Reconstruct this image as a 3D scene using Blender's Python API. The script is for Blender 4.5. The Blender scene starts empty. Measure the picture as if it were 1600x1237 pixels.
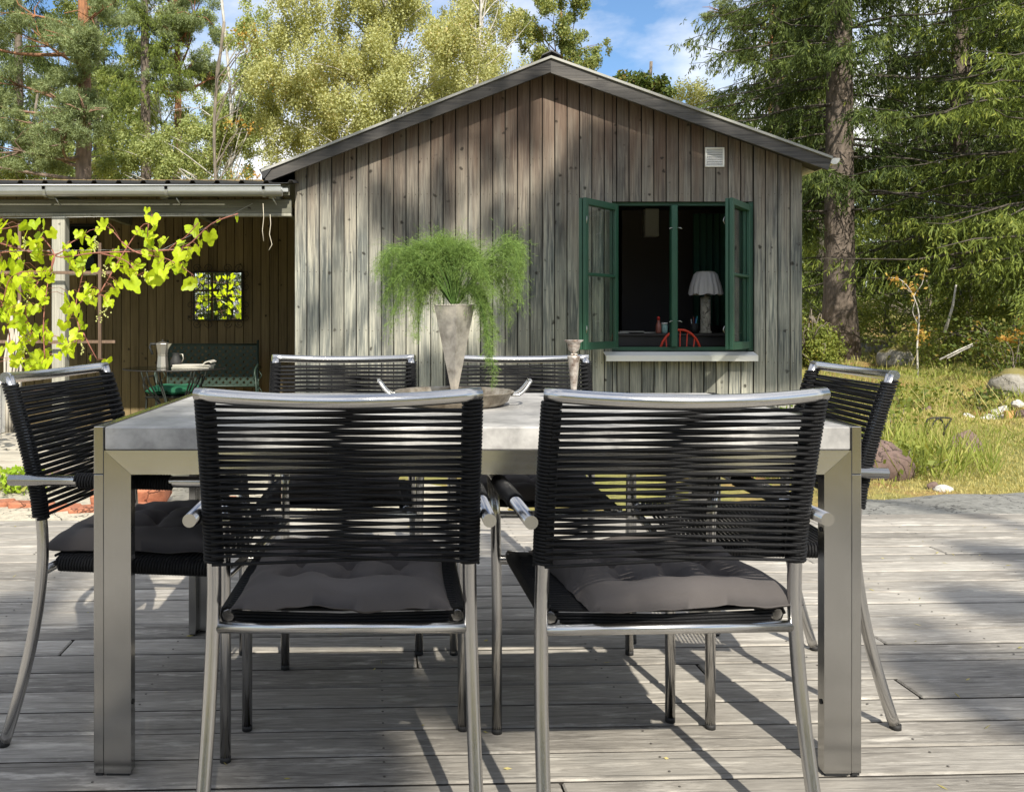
import bpy, math, random
import numpy as np
from mathutils import Vector, Matrix, noise as mnoise

random.seed(7)
rng = np.random.default_rng(7)
PI = math.pi
scn = bpy.context.scene
COL = scn.collection

# ------------------------------------------------------------------ camera
EYE = 0.947
cam_d = bpy.data.cameras.new('camera')
cam = bpy.data.objects.new('camera', cam_d)
COL.objects.link(cam)
cam.location = (0, 0, EYE)
cam.rotation_euler = (math.radians(90), 0, 0)
cam_d.sensor_width = 36.0
cam_d.lens = 36.0 * 1350 / 1600
cam_d.shift_x = (800 - 630) / 1600
cam_d.shift_y = -(618.5 - 502) / 1600
cam_d.clip_start = 0.05
cam_d.clip_end = 600
scn.camera = cam

# ------------------------------------------------------------------ light
SUN_D = Vector((-0.20, 1.0, -0.88)).normalized()        # direction the sunlight travels
SUN_EL = math.asin(-SUN_D.z)
SUN_ROT = math.atan2(-SUN_D.x, -SUN_D.y)
world = bpy.data.worlds.new("World")
scn.world = world
world.use_nodes = True
wn = world.node_tree
wn.nodes.clear()
w_out = wn.nodes.new('ShaderNodeOutputWorld')
w_bg = wn.nodes.new('ShaderNodeBackground')
w_sky = wn.nodes.new('ShaderNodeTexSky')
w_sky.sky_type = 'NISHITA'
w_sky.sun_disc = False
w_sky.sun_elevation = SUN_EL
w_sky.sun_rotation = SUN_ROT
w_sky.air_density = 1.0
w_sky.dust_density = 0.15
w_sky.ozone_density = 2.5
w_bg.inputs['Strength'].default_value = 0.105
w_tc = wn.nodes.new('ShaderNodeTexCoord')
w_map = wn.nodes.new('ShaderNodeMapping')
w_map.inputs['Location'].default_value = (3.363, 7.407, 2.191)
w_map.inputs['Scale'].default_value = (1.0, 1.0, 2.2)
w_noise = wn.nodes.new('ShaderNodeTexNoise')
w_noise.inputs['Scale'].default_value = 2.6
w_noise.inputs['Detail'].default_value = 7
w_noise.inputs['Roughness'].default_value = 0.55
w_ramp = wn.nodes.new('ShaderNodeValToRGB')
w_ramp.color_ramp.elements[0].position = 0.39
w_ramp.color_ramp.elements[1].position = 0.58
w_mix = wn.nodes.new('ShaderNodeMix')
w_mix.data_type = 'RGBA'
wn.links.new(w_tc.outputs['Generated'], w_map.inputs['Vector'])
wn.links.new(w_map.outputs['Vector'], w_noise.inputs['Vector'])
wn.links.new(w_noise.outputs['Fac'], w_ramp.inputs['Fac'])
wn.links.new(w_ramp.outputs['Color'], w_mix.inputs[0])
w_hs = wn.nodes.new('ShaderNodeHueSaturation')
w_hs.inputs['Saturation'].default_value = 1.12
wn.links.new(w_sky.outputs['Color'], w_hs.inputs['Color'])
wn.links.new(w_hs.outputs['Color'], w_mix.inputs[6])
w_mix.inputs[7].default_value = (7.7, 7.65, 7.7, 1)
wn.links.new(w_mix.outputs[2], w_bg.inputs['Color'])
wn.links.new(w_bg.outputs['Background'], w_out.inputs['Surface'])

sun_d = bpy.data.lights.new('sun', 'SUN')
sun_d.energy = 4.8
sun_d.angle = math.radians(0.6)
sun_d.color = (1.0, 0.93, 0.80)
sun = bpy.data.objects.new('sun', sun_d)
COL.objects.link(sun)
sun.rotation_euler = SUN_D.to_track_quat('-Z', 'Y').to_euler()
sun.location = (3, -10, 14)

scn.view_settings.view_transform = 'Standard'
scn.view_settings.look = 'None'
scn.view_settings.exposure = 0.72
scn.view_settings.gamma = 1.0
scn.view_settings.use_curve_mapping = False
scn.cycles.max_bounces = 8
scn.cycles.transparent_max_bounces = 12


# ------------------------------------------------------------------ helpers
def at(px, py, Y):
    return Vector(((px - 630) / 1350 * Y, Y, EYE - (py - 502) / 1350 * Y))


ORIGIN = {}


def tag(o, label=None, cat=None, group=None, kind=None):
    if label: o['label'] = label
    if cat: o['category'] = cat
    if group: o['group'] = group
    if kind: o['kind'] = kind
    return o


def thing(name, label=None, cat=None, loc=(0, 0, 0), rotz=0.0, group=None, kind=None):
    o = bpy.data.objects.new(name, None)
    o.empty_display_size = 0.1
    COL.objects.link(o)
    o.location = loc
    o.rotation_euler = (0, 0, rotz)
    ORIGIN[o.name] = Vector(loc)
    return tag(o, label, cat, group, kind)


class MB:
    """collects verts and faces"""
    def __init__(self):
        self.v = []; self.f = []; self.sm = []

    def add(self, vs, fs, smooth=False):
        n = len(self.v)
        self.v += [tuple(p) for p in vs]
        self.f += [tuple(i + n for i in f) for f in fs]
        self.sm += [smooth] * len(fs)
        return self

    def box(self, x0, x1, y0, y1, z0, z1):
        vs = [(x, y, z) for x in (x0, x1) for y in (y0, y1) for z in (z0, z1)]
        fs = [(0, 1, 3, 2), (4, 6, 7, 5), (0, 4, 5, 1), (2, 3, 7, 6), (0, 2, 6, 4), (1, 5, 7, 3)]
        return self.add(vs, fs)

    def bevbox(self, x0, x1, y0, y1, z0, z1, b):
        """box with chamfered edges (24 verts)"""
        vs = []; idx = {}
        X = (x0, x1); Y = (y0, y1); Z = (z0, z1)
        for i in (0, 1):
            for j in (0, 1):
                for k in (0, 1):
                    sx = 1 if i == 0 else -1; sy = 1 if j == 0 else -1; sz = 1 if k == 0 else -1
                    idx[(i, j, k, 0)] = len(vs); vs.append((X[i], Y[j] + sy * b, Z[k] + sz * b))
                    idx[(i, j, k, 1)] = len(vs); vs.append((X[i] + sx * b, Y[j], Z[k] + sz * b))
                    idx[(i, j, k, 2)] = len(vs); vs.append((X[i] + sx * b, Y[j] + sy * b, Z[k]))
        fs = []
        for i in (0, 1):
            fs.append([idx[(i, j, k, 0)] for j, k in ((0, 0), (0, 1), (1, 1), (1, 0))])
            fs.append([idx[(j, i, k, 1)] for j, k in ((0, 0), (0, 1), (1, 1), (1, 0))])
            fs.append([idx[(j, k, i, 2)] for j, k in ((0, 0), (0, 1), (1, 1), (1, 0))])
        for i in (0, 1):
            for j in (0, 1):
                fs.append([idx[(i, j, 0, 0)], idx[(i, j, 1, 0)], idx[(i, j, 1, 1)], idx[(i, j, 0, 1)]])
                fs.append([idx[(i, 0, j, 0)], idx[(i, 1, j, 0)], idx[(i, 1, j, 2)], idx[(i, 0, j, 2)]])
                fs.append([idx[(0, i, j, 1)], idx[(1, i, j, 1)], idx[(1, i, j, 2)], idx[(0, i, j, 2)]])
                for k in (0, 1):
                    fs.append([idx[(i, j, k, 0)], idx[(i, j, k, 1)], idx[(i, j, k, 2)]])
        return self.add(vs, fs)

    def prism(self, poly, y0, y1, axes='xz'):
        """polygon in the xz plane extruded along y"""
        n = len(poly)
        if axes == 'xz':
            vs = [(p[0], y0, p[1]) for p in poly] + [(p[0], y1, p[1]) for p in poly]
        elif axes == 'yz':
            vs = [(y0, p[0], p[1]) for p in poly] + [(y1, p[0], p[1]) for p in poly]
        else:
            vs = [(p[0], p[1], y0) for p in poly] + [(p[0], p[1], y1) for p in poly]
        fs = [tuple(range(n)), tuple(range(2 * n - 1, n - 1, -1))]
        fs += [(i, (i + 1) % n, n + (i + 1) % n, n + i) for i in range(n)]
        return self.add(vs, fs)

    def tube(self, pts, r, seg=8, caps=True, closed=False, smooth=True):
        pts = [Vector(p) for p in pts]
        n = len(pts)
        rs = r if isinstance(r, (list, tuple)) else [r] * n
        vs = []; up = None
        for i, p in enumerate(pts):
            if closed:
                t = pts[(i + 1) % n] - pts[i - 1]
            else:
                t = pts[min(i + 1, n - 1)] - pts[max(i - 1, 0)]
            if t.length < 1e-9: t = Vector((0, 0, 1))
            t.normalize()
            if up is None:
                up = t.orthogonal().normalized()
            else:
                up = up - t * up.dot(t)
                up = up.normalized() if up.length > 1e-6 else t.orthogonal().normalized()
            w = t.cross(up)
            for k in range(seg):
                a = 2 * PI * k / seg
                vs.append(p + (up * math.cos(a) + w * math.sin(a)) * rs[i])
        fs = []
        m = n if closed else n - 1
        for i in range(m):
            a = i * seg; b = ((i + 1) % n) * seg
            for k in range(seg):
                k2 = (k + 1) % seg
                fs.append((a + k, a + k2, b + k2, b + k))
        self.add(vs, fs, smooth)
        if caps and not closed:
            base = len(self.v) - n * seg
            self.f.append(tuple(base + k for k in reversed(range(seg)))); self.sm.append(False)
            e = base + (n - 1) * seg
            self.f.append(tuple(e + k for k in range(seg))); self.sm.append(False)
        return self

    def lathe(self, prof, c=(0, 0, 0), seg=24, smooth=True, rot=0.0, sx=1.0, sy=1.0):
        """profile of (r, z) turned round a vertical axis at c"""
        vs = []
        for r, z in prof:
            for k in range(seg):
                a = 2 * PI * k / seg + rot
                vs.append((c[0] + r * math.cos(a) * sx, c[1] + r * math.sin(a) * sy, c[2] + z))
        fs = []
        for i in range(len(prof) - 1):
            for k in range(seg):
                k2 = (k + 1) % seg
                fs.append((i * seg + k, i * seg + k2, (i + 1) * seg + k2, (i + 1) * seg + k))
        self.add(vs, fs, smooth)
        base = len(self.v) - len(vs)
        if prof[0][0] > 1e-5:
            self.f.append(tuple(base + k for k in reversed(range(seg)))); self.sm.append(False)
        if prof[-1][0] > 1e-5:
            e = base + (len(prof) - 1) * seg
            self.f.append(tuple(e + k for k in range(seg))); self.sm.append(False)
        return self

    def xform(self, M):
        self.v = [tuple(M @ Vector(p)) for p in self.v]
        return self

    def mesh(self, name, mat, off=None):
        me = bpy.data.meshes.new(name)
        vs = self.v
        if off is not None and off.length > 0:
            vs = [(p[0] - off.x, p[1] - off.y, p[2] - off.z) for p in vs]
        me.from_pydata(vs, [], self.f)
        me.polygons.foreach_set('use_smooth', self.sm)
        me.materials.append(mat)
        me.update()
        return me

    def build(self, name, mat, parent=None, **kw):
        """one mesh object; geometry is given in world coordinates of the thing at rest"""
        off = ORIGIN.get(parent.name, Vector((0, 0, 0))) if parent else Vector((0, 0, 0))
        o = bpy.data.objects.new(name, self.mesh(name, mat, off))
        COL.objects.link(o)
        if parent:
            o.parent = parent
            ORIGIN[o.name] = off
        return tag(o, **kw) if kw else o


def link_mesh(name, me, parent=None, loc=(0, 0, 0), rot=(0, 0, 0), scale=(1, 1, 1)):
    o = bpy.data.objects.new(name, me)
    COL.objects.link(o)
    o.parent = parent
    o.location = loc; o.rotation_euler = rot; o.scale = scale
    return o


def copy_tree(o, parent=None, skip=()):
    c = o.copy()
    COL.objects.link(c)
    c.parent = parent
    for ch in list(o.children):
        copy_tree(ch, c)
    return c


def quads(name, V, mat, var=None, smooth=False):
    """mesh of free quads from an (M,4,3) array with a per-quad value in the attribute 'var'"""
    M = len(V)
    me = bpy.data.meshes.new(name)
    me.vertices.add(M * 4)
    me.vertices.foreach_set('co', np.ascontiguousarray(V, dtype=np.float32).ravel())
    me.loops.add(M * 4)
    me.loops.foreach_set('vertex_index', np.arange(M * 4, dtype=np.int32))
    me.polygons.add(M)
    me.polygons.foreach_set('loop_start', np.arange(0, M * 4, 4, dtype=np.int32))
    me.polygons.foreach_set('loop_total', np.full(M, 4, dtype=np.int32))
    if var is not None:
        at_ = me.attributes.new('var', 'FLOAT', 'POINT')
        at_.data.foreach_set('value', np.repeat(var.astype(np.float32), 4))
    me.materials.append(mat)
    me.update(calc_edges=True)
    return me


def unit(a):
    return a / np.maximum(np.linalg.norm(a, axis=-1, keepdims=True), 1e-9)


def strips(P0, P1, width, r=None):
    """rhombus strips from P0 to P1; width scalar or array"""
    r = r or rng
    d = P1 - P0
    q = r.normal(size=d.shape)
    s = unit(np.cross(d, q)) * (np.asarray(width).reshape(-1, 1) if np.ndim(width) else width) * 0.5
    mid = P0 + d * 0.45
    return np.stack([P0, mid + s, P1, mid - s], axis=1)


def leaves(C, size, r=None, down=0.0):
    """leaf rhombi at centres C"""
    r = r or rng
    n = len(C)
    a = unit(r.normal(size=(n, 3)) + np.array([0, 0, -down]))
    s = size * (0.65 + 0.7 * r.random(n))[:, None]
    P0 = C - a * s * 0.5; P1 = C + a * s * 0.5
    return strips(P0, P1, s[:, 0] * 0.62, r)


# ------------------------------------------------------------------ materials
def newmat(name):
    m = bpy.data.materials.new(name)
    m.use_nodes = True
    nt = m.node_tree
    nt.nodes.clear()
    out = nt.nodes.new('ShaderNodeOutputMaterial')
    bs = nt.nodes.new('ShaderNodeBsdfPrincipled')
    nt.links.new(bs.outputs[0], out.inputs[0])
    return m, nt, bs, out


class N:
    """small node-building helper"""
    def __init__(self, nt): self.nt = nt

    def node(self, t, **kw):
        n = self.nt.nodes.new(t)
        for k, v in kw.items(): setattr(n, k, v)
        return n

    def link(self, a, b): self.nt.links.new(a, b)

    def set(self, n, **kw):
        for k, v in kw.items():
            s = n.inputs[k]
            if hasattr(v, 'is_output') or isinstance(v, bpy.types.NodeSocket): self.link(v, s)
            else: s.default_value = v
        return n

    def coord(self, scale=(1, 1, 1), rand=True, which='Object'):
        tc = self.node('ShaderNodeTexCoord')
        v = tc.outputs[which]
        if rand:
            oi = self.node('ShaderNodeObjectInfo')
            m = self.node('ShaderNodeMath', operation='MULTIPLY')
            self.link(oi.outputs['Random'], m.inputs[0]); m.inputs[1].default_value = 37.0
            a = self.node('ShaderNodeVectorMath', operation='ADD')
            self.link(v, a.inputs[0]); self.link(m.outputs[0], a.inputs[1])
            v = a.outputs[0]
        mp = self.node('ShaderNodeMapping')
        mp.inputs['Scale'].default_value = scale
        self.link(v, mp.inputs['Vector'])
        return mp.outputs[0]

    def noise(self, vec, scale, detail=4, rough=0.55, out='Fac', dist=0.0):
        n = self.node('ShaderNodeTexNoise')
        n.inputs['Scale'].default_value = scale
        n.inputs['Detail'].default_value = detail
        n.inputs['Roughness'].default_value = rough
        n.inputs['Distortion'].default_value = dist
        self.link(vec, n.inputs['Vector'])
        return n.outputs[out]

    def ramp(self, fac, stops, interp='LINEAR'):
        r = self.node('ShaderNodeValToRGB')
        cr = r.color_ramp
        cr.interpolation = interp
        while len(cr.elements) < len(stops): cr.elements.new(0.5)
        for e, (p, c) in zip(cr.elements, stops):
            e.position = p
            e.color = (c, c, c, 1) if isinstance(c, (int, float)) else (*c, 1)
        self.link(fac, r.inputs['Fac'])
        return r.outputs['Color']

    def mix(self, fac, a, b, blend='MIX'):
        m = self.node('ShaderNodeMix', data_type='RGBA', blend_type=blend)
        for s, v in ((m.inputs[0], fac), (m.inputs[6], a), (m.inputs[7], b)):
            if isinstance(v, bpy.types.NodeSocket): self.link(v, s)
            elif isinstance(v, (int, float)): s.default_value = v if s.type == 'VALUE' else (v, v, v, 1)
            else: s.default_value = (*v, 1)
        return m.outputs[2]

    def math(self, op, a, b=0.0, clamp=False):
        m = self.node('ShaderNodeMath', operation=op, use_clamp=clamp)
        for s, v in ((m.inputs[0], a), (m.inputs[1], b)):
            if isinstance(v, bpy.types.NodeSocket): self.link(v, s)
            else: s.default_value = v
        return m.outputs[0]

    def bump(self, h, strength, dist=0.01):
        b = self.node('ShaderNodeBump')
        b.inputs['Strength'].default_value = strength
        b.inputs['Distance'].default_value = dist
        self.link(h, b.inputs['Height'])
        return b.outputs[0]


def simple(name, col, rough=0.6, metal=0.0, var=0.0, vscale=8.0, bump=0.0, bscale=60.0, **extra):
    m, nt, bs, out = newmat(name)
    n = N(nt)
    bs.inputs['Roughness'].default_value = rough
    bs.inputs['Metallic'].default_value = metal
    if var:
        v = n.coord()
        f = n.noise(v, vscale, 5)
        c = n.mix(f, tuple(x * (1 - var) for x in col), tuple(min(1, x * (1 + var)) for x in col))
        n.link(c, bs.inputs['Base Color'])
    else:
        bs.inputs['Base Color'].default_value = (*col, 1)
    if bump:
        v2 = n.coord()
        n.link(n.bump(n.noise(v2, bscale, 4), bump, 0.004), bs.inputs['Normal'])
    for k, v in extra.items():
        bs.inputs[k].default_value = v
    return m


def wood(name, c_dark, c_mid, c_light, along='z', knots=0.5, top=None, streak=1.0, rough=0.85, worn=0.0, kscale=8.0, kr=(0.05, 0.12), gstretch=1.2, gacross=26, contrast=1.0, bumpd=.004, tone=(.72, 1.22)):
    """weathered boards: streaks along the grain, knots, per board tone"""
    m, nt, bs, out = newmat(name)
    n = N(nt)
    gx = gstretch
    gy = gacross
    s = {'x': (gx, gy, gy), 'y': (26, gx, 26), 'z': (26, 26, gx)}[along]
    s2 = {'x': (.5, 5, 5), 'y': (5, .5, 5), 'z': (5, 5, .5)}[along]
    v = n.coord(s); vlow = n.coord(s2); viso = n.coord((1, 1, 1))
    grain = n.noise(v, 2.2, 7, 0.65, dist=0.25)
    low = n.noise(vlow, 1.4, 4)
    patch = n.noise(viso, 1.6, 3)
    g = n.math('ADD', n.math('MULTIPLY', grain, 0.62), n.math('MULTIPLY', low, 0.38))
    col = n.ramp(g, [(0.47 - .17 / contrast, c_dark), (0.47, c_mid), (0.47 + .19 / contrast, c_light)])
    # dark hairline cracks along the grain
    v3 = n.coord({'x': (.6, 70, 70), 'y': (70, .6, 70), 'z': (70, 70, .6)}[along])
    crack = n.ramp(n.noise(v3, 1.5, 3, 0.6), [(0.33, 1.0), (0.40, 0.0)])
    col = n.mix(n.math('MULTIPLY', crack, 0.6 * streak), col, tuple(x * 0.35 for x in c_dark))
    # board to board tone
    oi = n.node('ShaderNodeObjectInfo')
    tone = n.ramp(oi.outputs['Random'], [(0.0, tone[0]), (0.5, 1.0), (1.0, tone[1])])
    col = n.mix(1.0, col, tone, 'MULTIPLY')
    col = n.mix(n.ramp(patch, [(0.38, 0.0), (0.62, 0.35)]), col, c_light)
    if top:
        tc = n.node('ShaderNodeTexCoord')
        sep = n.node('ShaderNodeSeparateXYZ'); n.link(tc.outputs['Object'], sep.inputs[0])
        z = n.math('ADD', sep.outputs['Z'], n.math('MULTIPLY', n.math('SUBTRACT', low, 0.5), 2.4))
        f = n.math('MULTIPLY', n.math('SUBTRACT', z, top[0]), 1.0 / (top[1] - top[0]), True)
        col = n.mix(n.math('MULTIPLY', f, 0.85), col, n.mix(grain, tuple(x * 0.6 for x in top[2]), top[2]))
    if knots:
        vk0 = n.coord((1, 1, 1))
        dn_ = n.node('ShaderNodeVectorMath', operation='MULTIPLY_ADD')
        n.link(n.noise(vk0, 24, 2, out='Color'), dn_.inputs[0]); dn_.inputs[1].default_value = (.045, .045, .045); n.link(vk0, dn_.inputs[2])
        vk = dn_.outputs[0]
        vo = n.node('ShaderNodeTexVoronoi')
        vo.inputs['Scale'].default_value = kscale
        n.link(vk, vo.inputs['Vector'])
        big = n.ramp(vo.outputs['Distance'], [(kr[0], 1.0), (kr[1], 0.0)])
        sepc = n.node('ShaderNodeSeparateColor'); n.link(vo.outputs['Color'], sepc.inputs[0])
        sel = n.math('GREATER_THAN', sepc.outputs[0], 1 - knots)
        kf = n.math('MULTIPLY', big, sel)
        col = n.mix(n.math('MULTIPLY', kf, 0.85), col, (0.02, 0.016, 0.012))
    if worn:
        w = n.ramp(n.noise(n.coord({'x': (2.5, 14, 14), 'y': (14, 2.5, 14), 'z': (14, 14, 2.5)}[along]), 2.0, 6, 0.7), [(0.54, 0.0), (0.70, 1.0)])
        col = n.mix(n.math('MULTIPLY', w, worn), col, tuple(min(1, x * 1.5) for x in c_light))
    n.link(col, bs.inputs['Base Color'])
    bs.inputs['Roughness'].default_value = rough
    bs.inputs['Specular IOR Level'].default_value = 0.3
    n.link(n.bump(n.math('SUBTRACT', g, n.math('MULTIPLY', crack, 0.5)), 0.7, bumpd), bs.inputs['Normal'])
    return m


def steel(name, col=(0.62, 0.60, 0.57), rough=0.34, along='z', brush=1.0):
    m, nt, bs, out = newmat(name)
    n = N(nt)
    s = {'x': (3, 300, 300), 'y': (300, 3, 300), 'z': (300, 300, 3), 'n': (60, 60, 60)}[along]
    f = n.noise(n.coord(s), 1.0, 3)
    sm = n.noise(n.coord((1, 1, 1)), 5.0, 4, 0.6)
    n.link(n.mix(n.ramp(sm, [(0.35, 0.0), (0.7, 1.0)]), tuple(x * 0.86 for x in col), col), bs.inputs['Base Color'])
    bs.inputs['Metallic'].default_value = 1.0
    r = n.node('ShaderNodeMapRange')
    n.link(f, r.inputs['Value']); r.inputs['To Min'].default_value = rough - 0.09 * brush; r.inputs['To Max'].default_value = rough + 0.12 * brush
    n.link(r.outputs[0], bs.inputs['Roughness'])
    n.link(n.bump(f, 0.08 * brush, 0.001 * brush), bs.inputs['Normal'])
    return m


def foliage(name, c0, c1, c2=None, trans=0.35, nscale=1.2, rough=0.6, spec=0.2):
    """leaf colour by the per-leaf value 'var' and a slow noise through the crown"""
    m, nt, bs, out = newmat(name)
    n = N(nt)
    a = n.node('ShaderNodeAttribute', attribute_name='var')
    big = n.noise(n.coord((1, 1, 1)), nscale, 3)
    f = n.math('ADD', n.math('MULTIPLY', a.outputs['Fac'], 0.6), n.math('MULTIPLY', big, 0.5))
    stops = [(0.15, c0), (0.75, c1)]
    if c2: stops.append((0.93, c2))
    col = n.ramp(f, stops)
    n.link(col, bs.inputs['Base Color'])
    bs.inputs['Roughness'].default_value = rough
    bs.inputs['Specular IOR Level'].default_value = spec
    tr = n.node('ShaderNodeBsdfTranslucent')
    n.link(n.mix(1.0, col, (1.25, 1.15, 0.55), 'MULTIPLY'), tr.inputs['Color'])
    mx = n.node('ShaderNodeMixShader')
    mx.inputs[0].default_value = trans
    n.link(bs.outputs[0], mx.inputs[1]); n.link(tr.outputs[0], mx.inputs[2])
    n.link(mx.outputs[0], out.inputs[0])
    return m


def bark(name, c0, c1, c2=None, zsplit=None, scale=9.0):
    m, nt, bs, out = newmat(name)
    n = N(nt)
    v = n.coord((1, 1, 0.35))
    f = n.noise(v, scale, 7, 0.7)
    vo = n.node('ShaderNodeTexVoronoi'); vo.inputs['Scale'].default_value = scale * 1.7
    n.link(v, vo.inputs['Vector'])
    col = n.ramp(f, [(0.32, c0), (0.68, c1)])
    if c2:
        tc = n.node('ShaderNodeTexCoord')
        sep = n.node('ShaderNodeSeparateXYZ'); n.link(tc.outputs['Object'], sep.inputs[0])
        zz = n.math('MULTIPLY', n.math('SUBTRACT', n.math('ADD', sep.outputs['Z'], n.math('MULTIPLY', f, 1.5)), zsplit[0]), 1 / (zsplit[1] - zsplit[0]), True)
        col = n.mix(zz, col, n.mix(f, tuple(x * 0.5 for x in c2), c2))
    col = n.mix(n.ramp(vo.outputs['Distance'], [(0.3, 0.0), (0.8, 0.5)]), col, tuple(x * 0.4 for x in c0))
    n.link(col, bs.inputs['Base Color'])
    bs.inputs['Roughness'].default_value = 0.9
    h = n.math('SUBTRACT', f, n.math('MULTIPLY', vo.outputs['Distance'], 0.5))
    n.link(n.bump(h, 0.9, 0.03), bs.inputs['Normal'])
    return m


M = {}
M['deck'] = wood('deck_wood', (0.115, 0.106, 0.094), (0.222, 0.207, 0.185), (0.385, 0.365, 0.33), 'x', knots=0.25, worn=0.75, kscale=4, kr=(.05, .11), gstretch=6.5, gacross=60, contrast=1.0, tone=(.74, 1.22))
M['terrace'] = wood('terrace_wood', (0.20, 0.18, 0.15), (0.34, 0.31, 0.26), (0.48, 0.45, 0.39), 'x', knots=0.2, gstretch=3)
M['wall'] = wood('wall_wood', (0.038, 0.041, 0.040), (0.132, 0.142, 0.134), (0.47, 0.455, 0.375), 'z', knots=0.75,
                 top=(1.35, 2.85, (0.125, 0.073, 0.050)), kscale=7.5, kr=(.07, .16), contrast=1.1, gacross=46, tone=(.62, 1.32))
M['backwall'] = wood('back_wall_wood', (0.075, 0.055, 0.028), (0.155, 0.115, 0.058), (0.22, 0.165, 0.085), 'z', knots=0.6, kscale=8, kr=(.08, .16))
M['beam'] = wood('beam_wood', (0.075, 0.075, 0.06), (0.145, 0.145, 0.115), (0.24, 0.235, 0.19), 'x', knots=0.3)
M['post'] = wood('post_wood', (0.15, 0.145, 0.125), (0.27, 0.265, 0.225), (0.39, 0.38, 0.32), 'z', knots=0.4)
M['barge'] = wood('barge_wood', (0.022, 0.022, 0.023), (0.052, 0.050, 0.050), (0.115, 0.108, 0.10), 'x', knots=0.25)
M['deck_edge'] = simple('dark_board_edge', (0.022, 0.019, 0.016), 0.95)  # near-black side faces, so the lines between boards read dark
M['dark'] = simple('dark_backing', (0.015, 0.014, 0.012), 0.9)
M['steel'] = steel('brushed_steel', (0.57, 0.565, 0.56), 0.21, brush=.6)
M['steelleg'] = steel('brushed_steel_leg', (0.44, 0.438, 0.43), 0.19, brush=.5)
M['steelx'] = steel('brushed_steel_flat', (0.62, 0.615, 0.605), 0.24, 'x', brush=.5)
M['zinc'] = simple('zinc_gutter', (0.42, 0.43, 0.42), 0.42, 0.9, var=0.15)
M['rope'] = simple('black_rope', (0.0035, 0.0038, 0.005), 0.6, bump=0.5, bscale=500)
M['rope'].node_tree.nodes['Principled BSDF'].inputs['Specular IOR Level'].default_value = 0.28
M['rubber'] = simple('black_rubber', (0.015, 0.015, 0.015), 0.7)

# ================================================================== GROUND
def sstep(a, b, x):
    t = np.clip((x - a) / (b - a), 0, 1)
    return t * t * (3 - 2 * t)


def ground_z(x, y):
    x = np.asarray(x, float); y = np.asarray(y, float)
    base = np.interp(y, [-40, 4.0, 4.6, 7, 8, 10, 14, 24, 40, 90], [-.2, -.16, -.14, -.02, .0, .10, .34, .92, 1.5, 3.2])
    wr = sstep(2.2, 4.6, x)
    left = np.interp(y, [-40, 4.0, 4.6, 7.4, 8.2, 13, 20, 40, 90], [-.2, -.16, -.07, -.12, -.32, -.30, 0, .6, 2.4])
    z = left * (1 - wr) + base * wr
    bump = 0.05 * np.sin(x * 1.3 + 1) * np.cos(y * 0.9) + 0.035 * np.sin(x * 3.1 + y * 2.2) + 0.02 * np.sin(x * 7.3 - y * 5.1)
    far = sstep(5.5, 9, y) * wr
    return z + bump * far * 1.4


gm, gnt, gbs, _ = newmat('ground_cover')
n = N(gnt)
gv = n.coord((1, 1, 1), rand=False)
g1 = n.noise(gv, 0.55, 5, 0.6)
g2 = n.noise(gv, 3.5, 6, 0.65)
g3 = n.noise(gv, 28, 4, 0.7)
gc = n.ramp(g1, [(0.34, (0.17, 0.19, 0.04)), (0.47, (0.31, 0.29, 0.07)), (0.56, (0.34, 0.21, 0.07)), (0.64, (0.28, 0.13, 0.05))])
gc = n.mix(n.ramp(g2, [(0.40, 0.0), (0.62, 1.0)]), gc, n.mix(g3, (0.12, 0.14, 0.03), (0.38, 0.34, 0.10)))
gc = n.mix(n.ramp(g3, [(0.45, 0.0), (0.7, 0.5)]), gc, (0.07, 0.055, 0.03))
n.link(gc, gbs.inputs['Base Color'])
gbs.inputs['Roughness'].default_value = 0.95
n.link(n.bump(n.math('ADD', g2, g3), 0.8, 0.05), gbs.inputs['Normal'])

xs = np.concatenate([np.linspace(-120, -14, 16), np.linspace(-13.5, 16, 120), np.linspace(17, 140, 18)])
ys = np.concatenate([np.linspace(-60, 3.5, 14), np.linspace(3.8, 26, 100), np.linspace(27, 160, 26)])
GX, GY = np.meshgrid(xs, ys)
GZ = ground_z(GX, GY)
me = bpy.data.meshes.new('ground')
nx, ny = len(xs), len(ys)
me.from_pydata(np.stack([GX.ravel(), GY.ravel(), GZ.ravel()], 1).tolist(), [],
               [(j * nx + i, j * nx + i + 1, (j + 1) * nx + i + 1, (j + 1) * nx + i) for j in range(ny - 1) for i in range(nx - 1)])
me.polygons.foreach_set('use_smooth', [True] * len(me.polygons))
me.materials.append(gm)
tag(link_mesh('ground', me), kind='structure')


def gz(x, y): return float(ground_z(x, y))


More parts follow.
